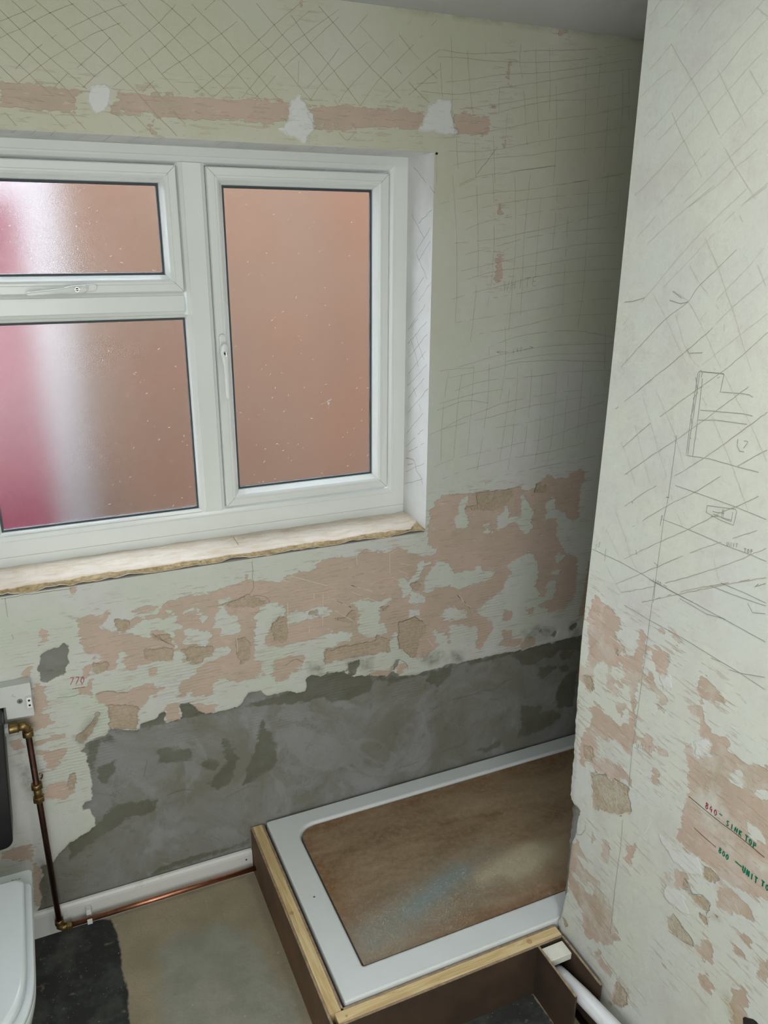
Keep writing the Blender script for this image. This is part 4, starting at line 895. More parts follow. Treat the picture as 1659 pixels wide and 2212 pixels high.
def strokes(mb, plane, place, slots):
    """scratches, pencil and marker lines as narrow ribbons lying on the surface"""
    rnd = random.Random(5)
    for line in STROKES.get(plane, '').strip().split('\n'):
        k, wid, *r = line.split(); wid = float(wid)/1000.*{'s': .72, 'h': .75, 'd': .75, 'p': .85, 'k': .8}.get(k, 1.)
        pts = [Vector([float(t)/1000. for t in p.split(',')]) for p in r]
        if len(pts) < 2 or (pts[0]-pts[-1]).length < 1e-5 and len(pts) == 2: continue
        # smooth resample
        step = .004 if k in 'rn' else .011; out = []
        for i in range(len(pts)-1):
            p0, p1, p2, p3 = pts[max(i-1, 0)], pts[i], pts[i+1], pts[min(i+2, len(pts)-1)]
            n = max(1, int((p2-p1).length/step))
            for j in range(n):
                t = j/n
                out.append(.5*((2*p1)+(p2-p0)*t+(2*p0-5*p1+4*p2-p3)*t*t+(3*p1-p0-3*p2+p3)*t**3) if len(pts) > 2 and k not in 'p' else p1.lerp(p2, t))
        out.append(pts[-1]); jit = {'s': .0006, 'k': .0016, 'h': .0006, 'd': .0007}.get(k, .0002)
        rough = k in 'shdkgw'; run = []; w_ = 1.
        def flush(run):
            if len(run) < 2: return
            vs = []
            for i, (p, ww) in enumerate(run):
                t = (run[min(i+1, len(run)-1)][0]-run[max(i-1, 0)][0])
                if t.length < 1e-7: t = Vector((1, 0))
                t.normalize(); nn = Vector((-t.y, t.x))*ww*.5
                vs += [place(p.x+nn.x, p.y+nn.y), place(p.x-nn.x, p.y-nn.y)]
            mb.add(vs, [(2*i, 2*i+1, 2*i+3, 2*i+2) for i in range(len(run)-1)], slots[k])
        for p in out:
            w_ = .75*w_+.25*rnd.uniform(.35, 1.5) if rough else .8*w_+.2*rnd.uniform(.7, 1.25)
            q = p+Vector((rnd.uniform(-jit, jit), rnd.uniform(-jit, jit)))
            if rough and rnd.random() < .035: flush(run); run = []
            else: run.append((q, wid*w_))
        flush(run)

M = {}
M['wall_window'] = plaster('bare_window_wall', (188, 195, 183), (194, 196, 193), top=((186, 187, 167), (191, 191, 178)), comb=(.42, 1.02))
M['wall_side'] = plaster('bare_side_wall', (201, 205, 196), (198, 202, 198), stain=(150, 132, 84), thin=.52)
M['reveal'] = simple('reveal_skim', (215, 216, 214), .8, var=.05, scale=9, bump=.0006)
SK = {'s': ('scratch_tan', (163, 154, 130)), 'k': ('crack_dark', (112, 104, 86)), 'p': ('pencil_grey', (142, 145, 142)), 'w': ('pale_scrape', (206, 197, 182)),
      'r': ('red_marker', (150, 52, 72)), 'n': ('green_marker', (18, 112, 84)), 'h': ('scratch_faint', (188, 184, 168)), 'd': ('scratch_brown', (164, 154, 140)), 'e': ('drawn_line', (92, 78, 56)), 'g': ('smear', (186, 176, 174))}
SLOT = {}; SMATS = []
for i, (k, (nm, c)) in enumerate(SK.items()): SLOT[k] = i; SMATS.append(simple(nm, c, .9, spec=.1))

# ------------------------------------------------------------------ window wall (y = 0), opening x -1.225..0, z 1.066..2.126
CEIL = 2.443; XL = -1.75; XR = 0.975; XP = 0.073; YP = -0.69; YB = -2.75
OX0, OX1, OZ0, OZ1 = -1.225, 0.0, 1.066, 2.126
def wobble(v, s=60.):
    return mnoise.noise(Vector(v)*s)
def grid_wall():
    xs = sorted(set([round(v, 5) for v in np.arange(XL, XR, .0075)]+[OX0, OX1, XR])); zs = sorted(set([round(v, 5) for v in np.arange(0, CEIL, .0075)]+[OZ0, OZ1, CEIL]))
    X, Z = np.meshgrid(np.array(xs), np.array(zs)); F = fields(X.ravel(), Z.ravel(), 'back', 'PSCDWM')
    c = np.clip((.004-F['C'])/.010, 0, 1)*.005
    mb = MB(); nx = len(xs)
    mb.v = [(x, y, z) for x, y, z in zip(X.ravel().tolist(), c.tolist(), Z.ravel().tolist())]
    for j in range(len(zs)-1):
        for i in range(nx-1):
            if OX0-1e-6 <= xs[i] and xs[i+1] <= OX1+1e-6 and OZ0-1e-6 <= zs[j] and zs[j+1] <= OZ1+1e-6: continue
            a = j*nx+i; mb.f.append((a, a+1, a+nx+1, a+nx))
    mb.mi = [0]*len(mb.f); mb.sm = [True]*len(mb.f)
    # reveals and soffit, 230 mm deep, and the outer leaf of the wall
    D = .30
    for q in (((OX1, 0, OZ0), (OX1, D, OZ0), (OX1, D, OZ1), (OX1, 0, OZ1)), ((OX0, D, OZ0), (OX0, 0, OZ0), (OX0, 0, OZ1), (OX0, D, OZ1)),
              ((OX0, 0, OZ1), (OX1, 0, OZ1), (OX1, D, OZ1), (OX0, D, OZ1)), ((OX0, 0, OZ0), (OX0, D, OZ0), (OX1, D, OZ0), (OX1, 0, OZ0))):
        mb.add(q, [(0, 1, 2, 3)], 1)
    for q in (((XL, D, 0), (OX0, D, 0), (OX0, D, CEIL), (XL, D, CEIL)), ((OX1, D, 0), (XR, D, 0), (XR, D, CEIL), (OX1, D, CEIL)),
              ((OX0, D, 0), (OX1, D, 0), (OX1, D, OZ0), (OX0, D, OZ0)), ((OX0, D, OZ1), (OX1, D, OZ1), (OX1, D, CEIL), (OX0, D, CEIL))):
        mb.add(q, [(0, 3, 2, 1)], 1)
    S = {k: v+3 for k, v in SLOT.items()}
    strokes(mb, 'back', lambda a, b: (a, -.0006, b), S)
    strokes(mb, 'revR', lambda a, b: (-.0006, a, b), S)
    strokes(mb, 'soff', lambda a, b: (a, b, OZ1-.0006), S)
    # small chipped hole at the top right corner of the opening
    mb.add([(.001, -.0008, 2.121), (.008, -.0008, 2.120), (.010, -.0008, 2.125), (.004, -.0008, 2.127)], [(0, 1, 2, 3)], 2)
    o = mb.build('wall_back', [M['wall_window'], M['reveal'], simple('dark_hole', (30, 28, 24), .9)]+SMATS)
    put_attr(o, F); return struct(o)
grid_wall()

# ------------------------------------------------------------------ side wall (partition), face x = XP with a slight belly
def belly(z): return -.009*math.exp(-((z-1.0)/.42)**2)
def side_wall():
    ys = list(np.arange(0, .03, .004))+list(np.arange(.03, .75, .008))+list(np.arange(.75, YP-YB, .06))+[YP-YB]; zs = [round(v, 5) for v in np.arange(0, CEIL, .008)]+[CEIL]
    E, Z = np.meshgrid(np.array(ys), np.array(zs)); F = fields((YP-E).ravel(), Z.ravel(), 'part', 'PSCDWM')
    mb = MB(); ny = len(ys); FC = F['C'].reshape(E.shape)
    for j, z in enumerate(zs):
        for i, e in enumerate(ys):
            x = XP+belly(z); y = YP-e
            c = min(max((.004-FC[j, i])/.012, 0), 1)
            x += c*(.010*max(0, 1-e/.045)+.002)
            if z < 1.0:
                k = max(0, 1-e/.02)*min(1, (1.0-z)/.3)
                x += k*(.0035+.004*wobble((0, 1, z), 38)); y -= k*.004*(1+wobble((3, 1, z), 70))
            mb.v.append((x, y, z))
    for j in range(len(zs)-1):
        for i in range(ny-1):
            a = j*ny+i; mb.f.append((a, a+1, a+ny+1, a+ny))
    mb.mi = [0]*len(mb.f); mb.sm = [True]*len(mb.f)
    edge = [mb.v[j*ny] for j in range(len(zs))]
    mb.add(edge+[(XP+.11, YP, z) for z in zs], [(j, j+1, len(zs)+j+1, len(zs)+j) for j in range(len(zs)-1)], 1)
    mb.add([(XP+.11, YP, 0), (XP+.11, YB, 0), (XP+.11, YB, CEIL), (XP+.11, YP, CEIL)], [(3, 2, 1, 0)], 1)
    S = {k: v+3 for k, v in SLOT.items()}
    strokes(mb, 'part', lambda a, b: (XP+belly(b)-.0007, a, b), S)
    # ragged pipe hole low on the wall with a stub in it
    hc = Vector((-1.297, .470)); vs = [(XP+belly(.47)-.0009, hc.x, hc.y)]
    for k in range(26):
        a = 2*math.pi*k/26; r = .031+.006*wobble((math.cos(a), math.sin(a), 4), 2.5); vs.append((XP+belly(.47)-.0009, hc.x+r*math.cos(a), hc.y+r*math.sin(a)))
    mb.add(vs, [(0, 1+k, 1+(k+1) % 26) for k in range(26)], 2)
    # yellow-brown run beside it
    o = mb.build('wall_right', [M['wall_side'], simple('partition_end', (150, 148, 142), .9, var=.15, scale=14, bump=.002), simple('pipe_hole', (40, 34, 28), .95, var=.4, scale=60)]+SMATS)
    put_attr(o, F); return struct(o)
side_wall()

# ------------------------------------------------------------------ rest of the room shell
white = simple('painted_ceiling', (196, 200, 200), .9, var=.02, scale=3)
plain = simple('plain_plaster', (196, 198, 188), .9, var=.05, scale=3)
struct(MB().box((XL-.1, YB-.1, CEIL), (XR+.1, .31, CEIL+.1)).build('ceiling', white))
struct(MB().box((XL-.1, YB-.1, 0), (XL, .0, CEIL)).build('wall_left', plain))
struct(MB().box((XL, YB-.1, 0), (XR+.1, YB, CEIL)).build('wall_front', plain))
struct(MB().box((XR, YB, 0), (XR+.1, .30, CEIL)).build('wall_shower_end', plain))
# unseen bars added around the rear fill light; the wall has no door opening
d1 = bpy.data.objects.new('rear_fill_frame', None); COL.objects.link(d1); d1.location = (-1.15, YB, 0); struct(d1)
mb = MB(); mb.box((-1.68, YB, 0), (-1.61, YB+.014, 2.12)); mb.box((-.69, YB, 0), (-.62, YB+.014, 2.12)); mb.box((-1.61, YB, 2.05), (-.69, YB+.014, 2.12))
mb.build('rear_fill_bars', simple('rear_fill_paint', (214, 216, 212), .4), d1)
# window-like surround added on the left wall, out of view, around the side fill
w2 = bpy.data.objects.new('side_fill_frame', None); COL.objects.link(w2); w2.location = (XL, -2.0, 1.6); struct(w2)
mb = MB(); mb.box((XL, -2.50, 1.0), (XL+.012, -1.50, 1.045)); mb.box((XL, -2.50, 2.155), (XL+.012, -1.50, 2.20)); mb.box((XL, -2.50, 1.045), (XL+.012, -2.455, 2.155)); mb.box((XL, -1.545, 1.045), (XL+.012, -1.50, 2.155))
mb.build('window_frame', simple('white_frame_paint', (214, 218, 216), .4), w2)  # bars of the added surround; no known window here
# floor
def floor():
    n = NT('concrete_floor'); fine = n.noise(40, 5, .65); c3 = lambda v, k: n.math('MULTIPLY', n.math('SUBTRACT', v, .5), k)
    big = n.noise(6, 5, .6)
    K = n.ramp(n.math('ADD', n.attr('black'), n.math('ADD', c3(fine, .016), c3(big, .03))), .003, -.003)
    G = n.ramp(n.math('ADD', n.attr('grey'), n.math('ADD', c3(fine, .06), c3(big, .16))), .02, -.03)
    base = n.mix(n.ramp(big, .35, .65), lin((160, 150, 128)), lin((140, 133, 112)))
    base = n.mix(n.math('MULTIPLY', n.ramp(n.noise(220, 2, .7), .5, .75), .5), base, lin((112, 104, 86)))
    base = n.mix(n.math('MULTIPLY', G, .8), base, n.mix(n.ramp(n.noise(14, 4), .4, .6), lin((146, 149, 139)), lin((134, 138, 128))))
    base = n.mix(n.ramp(n.noise(34, 3, .5, off=(3, 3, 3)), .70, .74), base, lin((180, 180, 170)))
    blk = n.mix(n.ramp(n.noise(9, 5, .62, off=(2, 2, 2)), .46, .72), lin((48, 50, 50)), lin((82, 84, 80)))
    blk = n.mix(n.math('MULTIPLY', n.ramp(n.noise(30, 4, .6, off=(6, 3, 1)), .63, .72), .6), blk, lin((128, 122, 104)))
    sp = n.ramp(n.noise(170, 2, .5, off=(8, 8, 1)), .70, .74)
    blk = n.mix(n.math('MULTIPLY', sp, .7), blk, lin((170, 168, 158)))
    n.set(Base_Color=n.mix(K, base, blk), Roughness=.75); n.b.inputs['Specular IOR Level'].default_value = .3
    n.bump(n.math('ADD', n.math('MULTIPLY', fine, .002), n.math('MULTIPLY', big, .003)), .7)
    xs = np.append(np.arange(XL, XR, .012), XR); ys = np.append(np.arange(YB, 0, .012), [0., .3]); X, Y = np.meshgrid(xs, ys)
    F = fields(X.ravel(), Y.ravel(), 'floor', 'KG'); mb = MB(); nx = len(xs)
    mb.v = [(x, y, 0) for x, y in zip(X.ravel().tolist(), Y.ravel().tolist())]
    mb.f = [(j*nx+i, j*nx+i+1, (j+1)*nx+i+1, (j+1)*nx+i) for j in range(len(ys)-1) for i in range(nx-1)]; mb.mi = [0]*len(mb.f); mb.sm = [False]*len(mb.f)
    o = mb.build('floor', n.m); put_attr(o, F); struct(o)
floor()

# plaster sill, broken front edge
def sill():
    n = NT('rough_plaster_sill'); a = n.noise(12, 6, .65, stretch=(1., 3., 1.)); b = n.noise(70, 4, .7)
    face = n.mix(n.ramp(a, .42, .66), lin((226, 216, 204)), lin((208, 192, 168)))
    lip = n.mix(n.ramp(b, .35, .65), lin((186, 168, 134)), lin((138, 120, 88)))
    m = n.ramp(n.math('ADD', n.attr('lip'), n.math('MULTIPLY', n.math('SUBTRACT', a, .5), .8)), .35, .6)
    n.set(Base_Color=n.mix(m, face, lip), Roughness=.9); n.b.inputs['Specular IOR Level'].default_value = .2
    n.bump(n.math('ADD', n.math('MULTIPLY', a, .006), n.math('MULTIPLY', b, .0012)), .8)
    mb = MB(); att = []; xs = np.arange(OX0, .0001, .004); R = [(.168, 0), (.15, 0), (.12, 0), (.09, 0), (.07, 0), (.05, 0), (.035, .0)]
    rows = None
    for x in xs:
        k1 = .5+.5*wobble((x, 0, 0), 9); k2 = wobble((x, 5, 0), 34); k3 = wobble((x, 9, 0), 90)
        edge = max(.004, .006+.030*k1*k1+.006*k2+.002*k3)
        if x > -.045: edge = .012+(x+.045)*1.2
        zt = 1.084+.0025*wobble((x, 2, 0), 12)
        col = []
        for y, _ in R: yy = edge+(y-.035)*(.168-edge)/(.133); col.append(((x, yy, zt+.0026*wobble((x*26, yy*60, 1), 1)+.0012*wobble((x*90, yy*160, 4), 1)-.004*(y > .16)), 0.))
        bot = 1.0735+.007*wobble((x, 21, 0), 11)+.004*k2+.003*k3-.003*wobble((x, 11, 0), 15)
        col.append(((x, edge-.003, zt-.002), .45)); col.append(((x, edge*.55-.001, zt-.006-.004*abs(k3)), 1.)); col.append(((x, -.0015-.002*abs(k3), bot+.003), 1.)); col.append(((x, -.0030-.0015*k3, bot-.001), .25)); col.append(((x, .004, bot-.003), .3))
        rows = len(col)
        for p, a_ in col: mb.v.append(p); att.append(a_)
    nxs = len(xs)
    mb.f = [(i*rows+j, i*rows+j+1, (i+1)*rows+j+1, (i+1)*rows+j) for i in range(nxs-1) for j in range(rows-1)]; mb.mi = [0]*len(mb.f); mb.sm = [True]*len(mb.f)
    cr = [(-.565, .16), (-.560, .12), (-.552, .09), (-.556, .05), (-.548, .03)]
    o = mb.build('trim_1', n.m); at = o.data.attributes.new('lip', 'FLOAT', 'POINT'); at.data.foreach_set('value', att)
    struct(o); o['label'] = 'rough pinkish plaster window sill with a broken crumbling front edge'
sill()

# skirting board
def skirting():
    m = NT('skirting_paint'); d = m.noise(18, 5, .7); m.set(Base_Color=m.mix(m.math('MULTIPLY', m.ramp(d, .6, .75), .5), lin((206, 208, 206)), lin((166, 160, 148))), Roughness=.45)
    prof = [(0, 0), (-.011, 0), (-.011, .070), (-.0098, .078), (-.006, .085), (0, .087)]
    mb = MB(); xs = [XL, -.592]
    vs = [(x, p[0], p[1]) for x in xs for p in prof]; n = len(prof)
    mb.add(vs, [(j, n+j, n+j+1, j+1) for j in range(n-1)]+[tuple(range(n)), tuple(reversed(range(n, 2*n)))])
    mb.tube([(-.612, -.0111, .056), (-.612, -.0116, .056)], .003, 10, mi=1)
    struct(mb.build('baseboard_back', [m.m, simple('nail_hole', (50, 46, 40), .9)]))
skirting()

# ------------------------------------------------------------------ window
upvc = simple('white_upvc', (214, 219, 217), .28, var=.015, scale=5)
seal = simple('grey_rubber_seal', (52, 60, 66), .6)
FY = .16
def glass_mat():
    n = NT('obscure_glass'); n.set(Base_Color=(.96, .96, .96, 1), Roughness=.13, IOR=1.45); n.b.inputs['Transmission Weight'].default_value = 1.
    g = n.noise(300, 2, .6, stretch=(1., 1., 1.6)); n.bump(n.math('MULTIPLY', g, .0010), .3)
    return n.m
GM = glass_mat()
dust = simple('dust_specks', (222, 222, 218), .9)
win = bpy.data.objects.new('window_1', None); COL.objects.link(win); win.location = (-.6125, FY, 1.08); struct(win)
win['label'] = 'white plastic window with three obscured panes over the plaster sill'
def wp(mb, name, mat, parent=None, **k):
    o = mb.build(name, mat, parent or win, **k) if not parent else mb.build(name, mat)
    if parent: o.parent = parent; o.matrix_parent_inverse = Matrix.Identity(4)
    return o
# outer frame, mullion, transom, add-on strip under it
frp = [(0, .235), (0, FY), (.042, FY), (.044, FY+.002), (.048, FY+.002), (.056, FY+.006), (.062, FY+.013), (.064, FY+.02), (.052, FY+.03), (.052, .235)]
mb = MB().loop(OX0-.012, OX1+.004, 1.108, 2.148, frp); wp(mb, 'window_frame', upvc)
wp(MB().box((OX0, FY-.001, 1.074), (OX1, .225, 1.1075), .0012), 'frame_extension', upvc)
def bar(a, b, c0, c1, vertical):
    h = (c1-c0); pr = [(c0, FY+.02), (c0+.002, FY+.013), (c0+.009, FY+.006), (c0+.017, FY+.002), (c0+.019, FY), (c1-.019, FY), (c1-.017, FY+.002), (c1-.009, FY+.006), (c1-.002, FY+.013), (c1, FY+.02)]
    vs = []; 
    for t in (a, b):
        for (c, y) in pr: vs.append((c, y, t) if vertical else (t, y, c))
    n = len(pr); m = MB().add(vs, [(j, j+1, n+j+1, n+j) for j in range(n-1)])
    return m.box(*( ((c0+.012, FY+.0195, a), (c1-.012, .235, b)) if vertical else ((a, FY+.0195, c0+.012), (b, .235, c1-.012)) ))
wp(bar(1.165, 2.090, -.646, -.562, True), 'mullion', upvc)
wp(bar(-1.168, -.646, 1.710, 1.786, False), 'transom', upvc)
def pane(x0, x1, z0, z1, y, mb):   # rubber seal round a pane, as a thin ring
    return mb.loop(x0, x1, z0, z1, [(-.001, y-.001), (.0050, y-.0015), (.0062, y+.004)], 0)
def speckle(x0, x1, z0, z1, y, n, seed, special=None):
    rnd = random.Random(seed); mb = MB()
    for i in range(n):
        u = rnd.random()**(1.0); x = x0+.012+(x1-x0-.024)*rnd.random(); z = z0+.01+(z1-z0-.02)*(rnd.random()**1.5)
        L = rnd.choice([.0008, .001, .0015, .003, .006]); a = rnd.gauss(.5, .6) if L > .002 else 0; t = .0006 if L > .002 else L
        dx, dz = math.cos(a)*L, math.sin(a)*L; px, pz = -math.sin(a)*t/2, math.cos(a)*t/2
        mb.add([(x+px, y, z+pz), (x+dx+px, y, z+dz+pz), (x+dx-px, y, z+dz-pz), (x-px, y, z-pz)], [(0, 1, 2, 3)])
    if special:
        sx, sz = special
        for (a, b, c, d, t) in ((0, 0, .012, .003, .0028), (.001, 0, .004, -.012, .0026), (.010, .003, .013, .006, .003), (.004, -.008, .007, -.004, .002), (-.02, -.008, .0, -.001, .0005), (.003, -.020, .0045, -.018, .0015)):
            v = Vector((c-a, d-b)); nn = Vector((-v.y, v.x)).normalized()*t/2
            mb.add([(sx+a+nn.x, y-.0002, sz+b+nn.y), (sx+c+nn.x, y-.0002, sz+d+nn.y), (sx+c-nn.x, y-.0002, sz+d-nn.y), (sx+a-nn.x, y-.0002, sz+b-nn.y)], [(0, 1, 2, 3)])
    return mb
def sash(x0, x1, z0, z1):
    pr = [(0, FY+.018), (0, FY-.011), (.0025, FY-.0135), (.019, FY-.0135), (.0200, FY-.0125), (.0210, FY-.0135), (.0255, FY-.0135), (.031, FY-.010), (.036, FY-.002), (.041, FY+.005), (.0425, FY+.013)]
    s = wp(MB().loop(x0, x1, z0, z1, pr), 'window_sash', upvc)
    i = .0425; y = FY+.0135
    mm = MB()
    for (cx, cz, sx, sz) in ((x0, z0, 1, 1), (x1, z0, -1, 1), (x1, z1, -1, -1), (x0, z1, 1, -1)):
        a, b_ = .0015, .026; t = .00035
        mm.add([(cx+sx*a-t, FY-.0137, cz+sz*a+sx*sz*t), (cx+sx*a+t, FY-.0137, cz+sz*a-sx*sz*t), (cx+sx*b_+t, FY-.0137, cz+sz*b_-sx*sz*t), (cx+sx*b_-t, FY-.0137, cz+sz*b_+sx*sz*t)], [(0, 1, 2, 3)])
    wp(mm, 'mitre_line', SMATS[2], s)
    wp(pane(x0+i, x1-i, z0+i, z1-i, y, MB()), 'seal', seal, s)
    # dark shadow gap seal between sash and frame
    wp(MB().loop(x0-.002, x1+.002, z0-.002, z1+.002, [(0, FY+.006), (.003, FY+.006), (.003, FY+.018)]), 'gap_seal', seal, s)
    g = wp(MB().box((x0+i, y+.0035, z0+i), (x1-i, y+.0075, z1-i)), 'glass_pane', GM, s)
    return s, (x0+i, x1-i, z0+i, z1-i, y)
sR, gR = sash(-.570, -.063, 1.176, 2.082)
sL, gL = sash(-1.160, -.646, 1.778, 2.082)
wp(speckle(*gR[:4], gR[4]+.003, 130, 3, special=(-.246, 1.455)), 'dust', dust, sR)
wp(speckle(*gL[:4], gL[4]+.003, 60, 4), 'dust', dust, sL)
# fixed light: bead, seal, pane
bd = MB().loop(-1.170, -.636, 1.166, 1.718, [(0, FY+.006), (.004, FY+.008), (.0075, FY+.013), (.008, FY+.018)])
bead = wp(bd, 'glazing_bead', upvc)
wp(pane(-1.162, -.644, 1.174, 1.710, FY+.018, MB()), 'seal', seal, bead)
wp(MB().box((-1.162, FY+.0215, 1.174), (-.644, FY+.0255, 1.710)), 'glass_pane', GM, bead)
wp(speckle(-1.162, -.644, 1.174, 1.710, FY+.021, 90, 8), 'dust', dust, bead)

steel = simple('bright_metal', (190, 190, 188), .25, 1.)
dark = simple('keyhole_dark', (24, 24, 26), .6)
def handle(origin, ang, length, mirror):
    """espag handle: base plate, hub, key, tapering lever; built along +local X then turned in the window plane"""
    c, s_ = math.cos(ang), math.sin(ang)
    def tr(mb):
        mb.v = [(origin[0]+p[0]*c-p[2]*s_, origin[1]+p[1], origin[2]+p[0]*s_+p[2]*c) for p in mb.v]; return mb
    h = bpy.data.objects.new('window_handle', None); COL.objects.link(h); h.parent = win; h.matrix_parent_inverse = Matrix.Translation(-win.location); h.location = origin
    inv = Matrix.Translation(-Vector(origin))
    def part(mb, name, mat, sm=None):
        o = tr(mb).build(name, mat, smooth=sm); o.parent = h; o.matrix_parent_inverse = Matrix.Translation(-Vector(origin)); return o
    # rose: rounded plate behind the hub, reaching back from the lever
    ol = [(-.040+.0088*math.cos(a), .0088*math.sin(a)) for a in np.linspace(math.pi/2, 3*math.pi/2, 10)]+[(.0, -.0088), (.0, .0088)]
    part(MB().prism([(p[0], p[1]) for p in ol], -.0105, 0.0005, 1, bev=.002), 'base_plate', upvc)
    part(MB().prism([(-.043, -.0058), (-.029, -.0058), (-.029, .0058), (-.043, .0058)], -.0112, -.0100, 1, bev=.0004), 'cover_cap', upvc)
    # lever with swelling hub, lifted off the frame
    out = []; st = 22
    for i in range(st+1):
        t = i/st; x = -.026+t*(length+.026)
        w_ = .0100 if x < .012 else (.0100-(.0100-.0062)*min(1, (x-.012)/.022)) if x < .034 else .0062-.0014*(x-.034)/(length-.034)
        if x < -.014: w_ = .0100*math.sqrt(max(.05, 1-((-.014-x)/.0125)**2))
        if x > length-.007: w_ *= math.sqrt(max(.08, 1-((x-(length-.007))/.0075)**2))
        lift = -.024-.012*min(1, max(0, (x-.0)/.06)); th = .011 if x < .02 else .0085
        out.append((x, w_, lift, th))
    n = 14; vs = []; fs = []
    for (x, w_, lf, th) in out:
        for k in range(n):
            a = 2*math.pi*k/n; ca, sa = math.cos(a), math.sin(a)
            vs.append((x, lf+th*.5*math.copysign(abs(sa)**.7, sa), w_*math.copysign(abs(ca)**.7, ca)))
    for i in range(len(out)-1):
        for k in range(n): fs.append((i*n+k, i*n+(k+1) % n, (i+1)*n+(k+1) % n, (i+1)*n+k))
    fs += [tuple(reversed(range(n))), tuple(len(out)*n-n+k for k in range(n))]
    part(MB().add(vs, fs, 0, True).tube([(0, -.026, 0), (0, -.001, 0)], .0085, 20), 'lever', upvc)
    part(MB().tube([(.0, -.0325, 0), (.0, -.029, 0)], .0056, 20, 0).tube([(.0, -.0330, 0), (.0, -.0322, 0)], .0040, 16, 1), 'lock_cylinder', [steel, dark])
    kk = MB().box((-.0008, -.044, -.0008), (.0008, -.033, .0008)); kk.box((-.0010, -.046, -.0075), (.0010, -.0405, .0075), .001)
    kk.v = [(p[2]*1.0 if mirror else p[0], p[1], p[0] if mirror else p[2]) for p in kk.v]
    part(kk, 'lock_key', steel)
    return h
h1 = handle((-.910, FY-.0135, 1.790), math.pi+.075, .118, True)
h2 = handle((-.5560, FY-.0135, 1.618), -math.pi/2, .125, True)

# ------------------------------------------------------------------ outside: neighbour's wall, maroon panel, pale wall beyond
def brick():
    n = NT('outside_brick'); b = n.t.nodes.new('ShaderNodeTexBrick'); v = n.t.nodes.new('ShaderNodeMapping'); v.inputs['Rotation'].default_value = (math.pi/2, 0, 0); n.put(v.inputs['Vector'], n.tc)
    n.t.links.new(v.outputs[0], b.inputs['Vector']); b.inputs['Scale'].default_value = 1.; b.inputs['Brick Width'].default_value = .225; b.inputs['Row Height'].default_value = .075; b.inputs['Mortar Size'].default_value = .01
    b.inputs['Color1'].default_value = lin((52, 32, 22)); b.inputs['Color2'].default_value = lin((46, 31, 23)); b.inputs['Mortar'].default_value = lin((50, 42, 36))
    n.set(Base_Color=n.mix(n.math('MULTIPLY', n.ramp(n.noise(2.6, 3), .42, .60), .75), b.outputs[0], lin((48, 37, 30))), Roughness=1.); n.b.inputs['Specular IOR Level'].default_value = 0.; return n.m
tag(MB().box((-.79, 2.40, -.2), (5.2, 2.65, 3.9)).build('brick_wall', brick()), 'orange-pink brick house wall standing outside behind the frosted window', 'brick wall')
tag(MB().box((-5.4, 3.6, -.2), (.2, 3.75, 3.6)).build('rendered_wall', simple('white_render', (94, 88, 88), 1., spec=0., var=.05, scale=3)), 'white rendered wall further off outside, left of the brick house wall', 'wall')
tag(MB().box((-3.2, 2.0, -.2), (-1.0, 2.08, 2.08), .004).build('garden_gate', simple('maroon_paint', (46, 5, 17), 1., spec=0., var=.15, scale=4)), 'maroon panel outside the window at the left of the brick wall', 'gate')
struct(MB().box((-6, .3, -.3), (6, 5.5, -.2)).build('ground', simple('outside_paving', (90, 88, 84), 1., spec=0., var=.1, scale=5)))

# ------------------------------------------------------------------ ceiling lamp (the room's own, above the picture)
lamp = thing('ceiling_lamp', (-.27, -1.62, CEIL), 'round white ceiling lamp above the picture, over the side wall', 'ceiling lamp')
MB().tube([(-.27, -1.62, CEIL), (-.27, -1.62, 2.40)], [.15, .14], 40).build('lamp_body', simple('lamp_white', (230, 230, 228), .5), lamp)

# ------------------------------------------------------------------ shower tray on its timber frame
ZR = .174
trayw = simple('tray_acrylic', (212, 218, 220), .35, var=.02, scale=6)
def rounded(x0, x1, y0, y1, r, n=8):
    """r = radii for corners (x0,y0),(x1,y0),(x1,y1),(x0,y1)"""
    P = []
    for (cx, cy, a0, rr) in ((x0, y0, math.pi, r[0]), (x1, y0, 1.5*math.pi, r[1]), (x1, y1, 0, r[2]), (x0, y1, .5*math.pi, r[3])):
        ox = cx+(rr if cx == x0 else -rr); oy = cy+(rr if cy == y0 else -rr)
        for k in range(n+1): a = a0+k*(math.pi/2)/n; P.append((ox+rr*math.cos(a), oy+rr*math.sin(a)))
    return P
def tray():
    mb = MB(); N = 9; X1 = .965; Y1 = -.006
    def ring(i, r, z): return [(p[0], p[1], z) for p in rounded(-.541+i, X1-i, -.688+i, Y1-i, (r,)*4, N)]
    def hole(i, r, z): return [(p[0], p[1], z) for p in rounded(-.466+i, .895-i, -.614+i, -.064-i, (max(.002, r-.051),)*3+(r,), N)]
    L = [ring(.004, .004, .128), ring(.0, .006, .134), ring(0, .006, ZR-.004), ring(.0012, .006, ZR-.0012), ring(.004, .006, ZR), hole(-.004, .064, ZR), hole(0, .060, ZR-.0012), hole(.003, .057, ZR-.006), hole(.010, .05, .146), hole(.03, .04, .140)]
    n = len(L[0]); vs = [p for l_ in L for p in l_]
    fs = [(i*n+k, i*n+(k+1) % n, (i+1)*n+(k+1) % n, (i+1)*n+k) for i in range(len(L)-1) for k in range(n)]
    fs += [tuple((len(L)-1)*n+k for k in range(n)), tuple(reversed(range(n)))]
    mb.add(vs, fs, 0)
    mb.tube([(-.502, -.352, ZR-.001), (-.502, -.352, ZR+.0003)], .0028, 10, mi=1)
    t = mb.build('shower_tray', [trayw, simple('screw_dark', (70, 68, 64), .5)])
    tag(t, 'white rectangular shower tray with raised rim boxed in by timber under the window', 'shower tray')
tray()
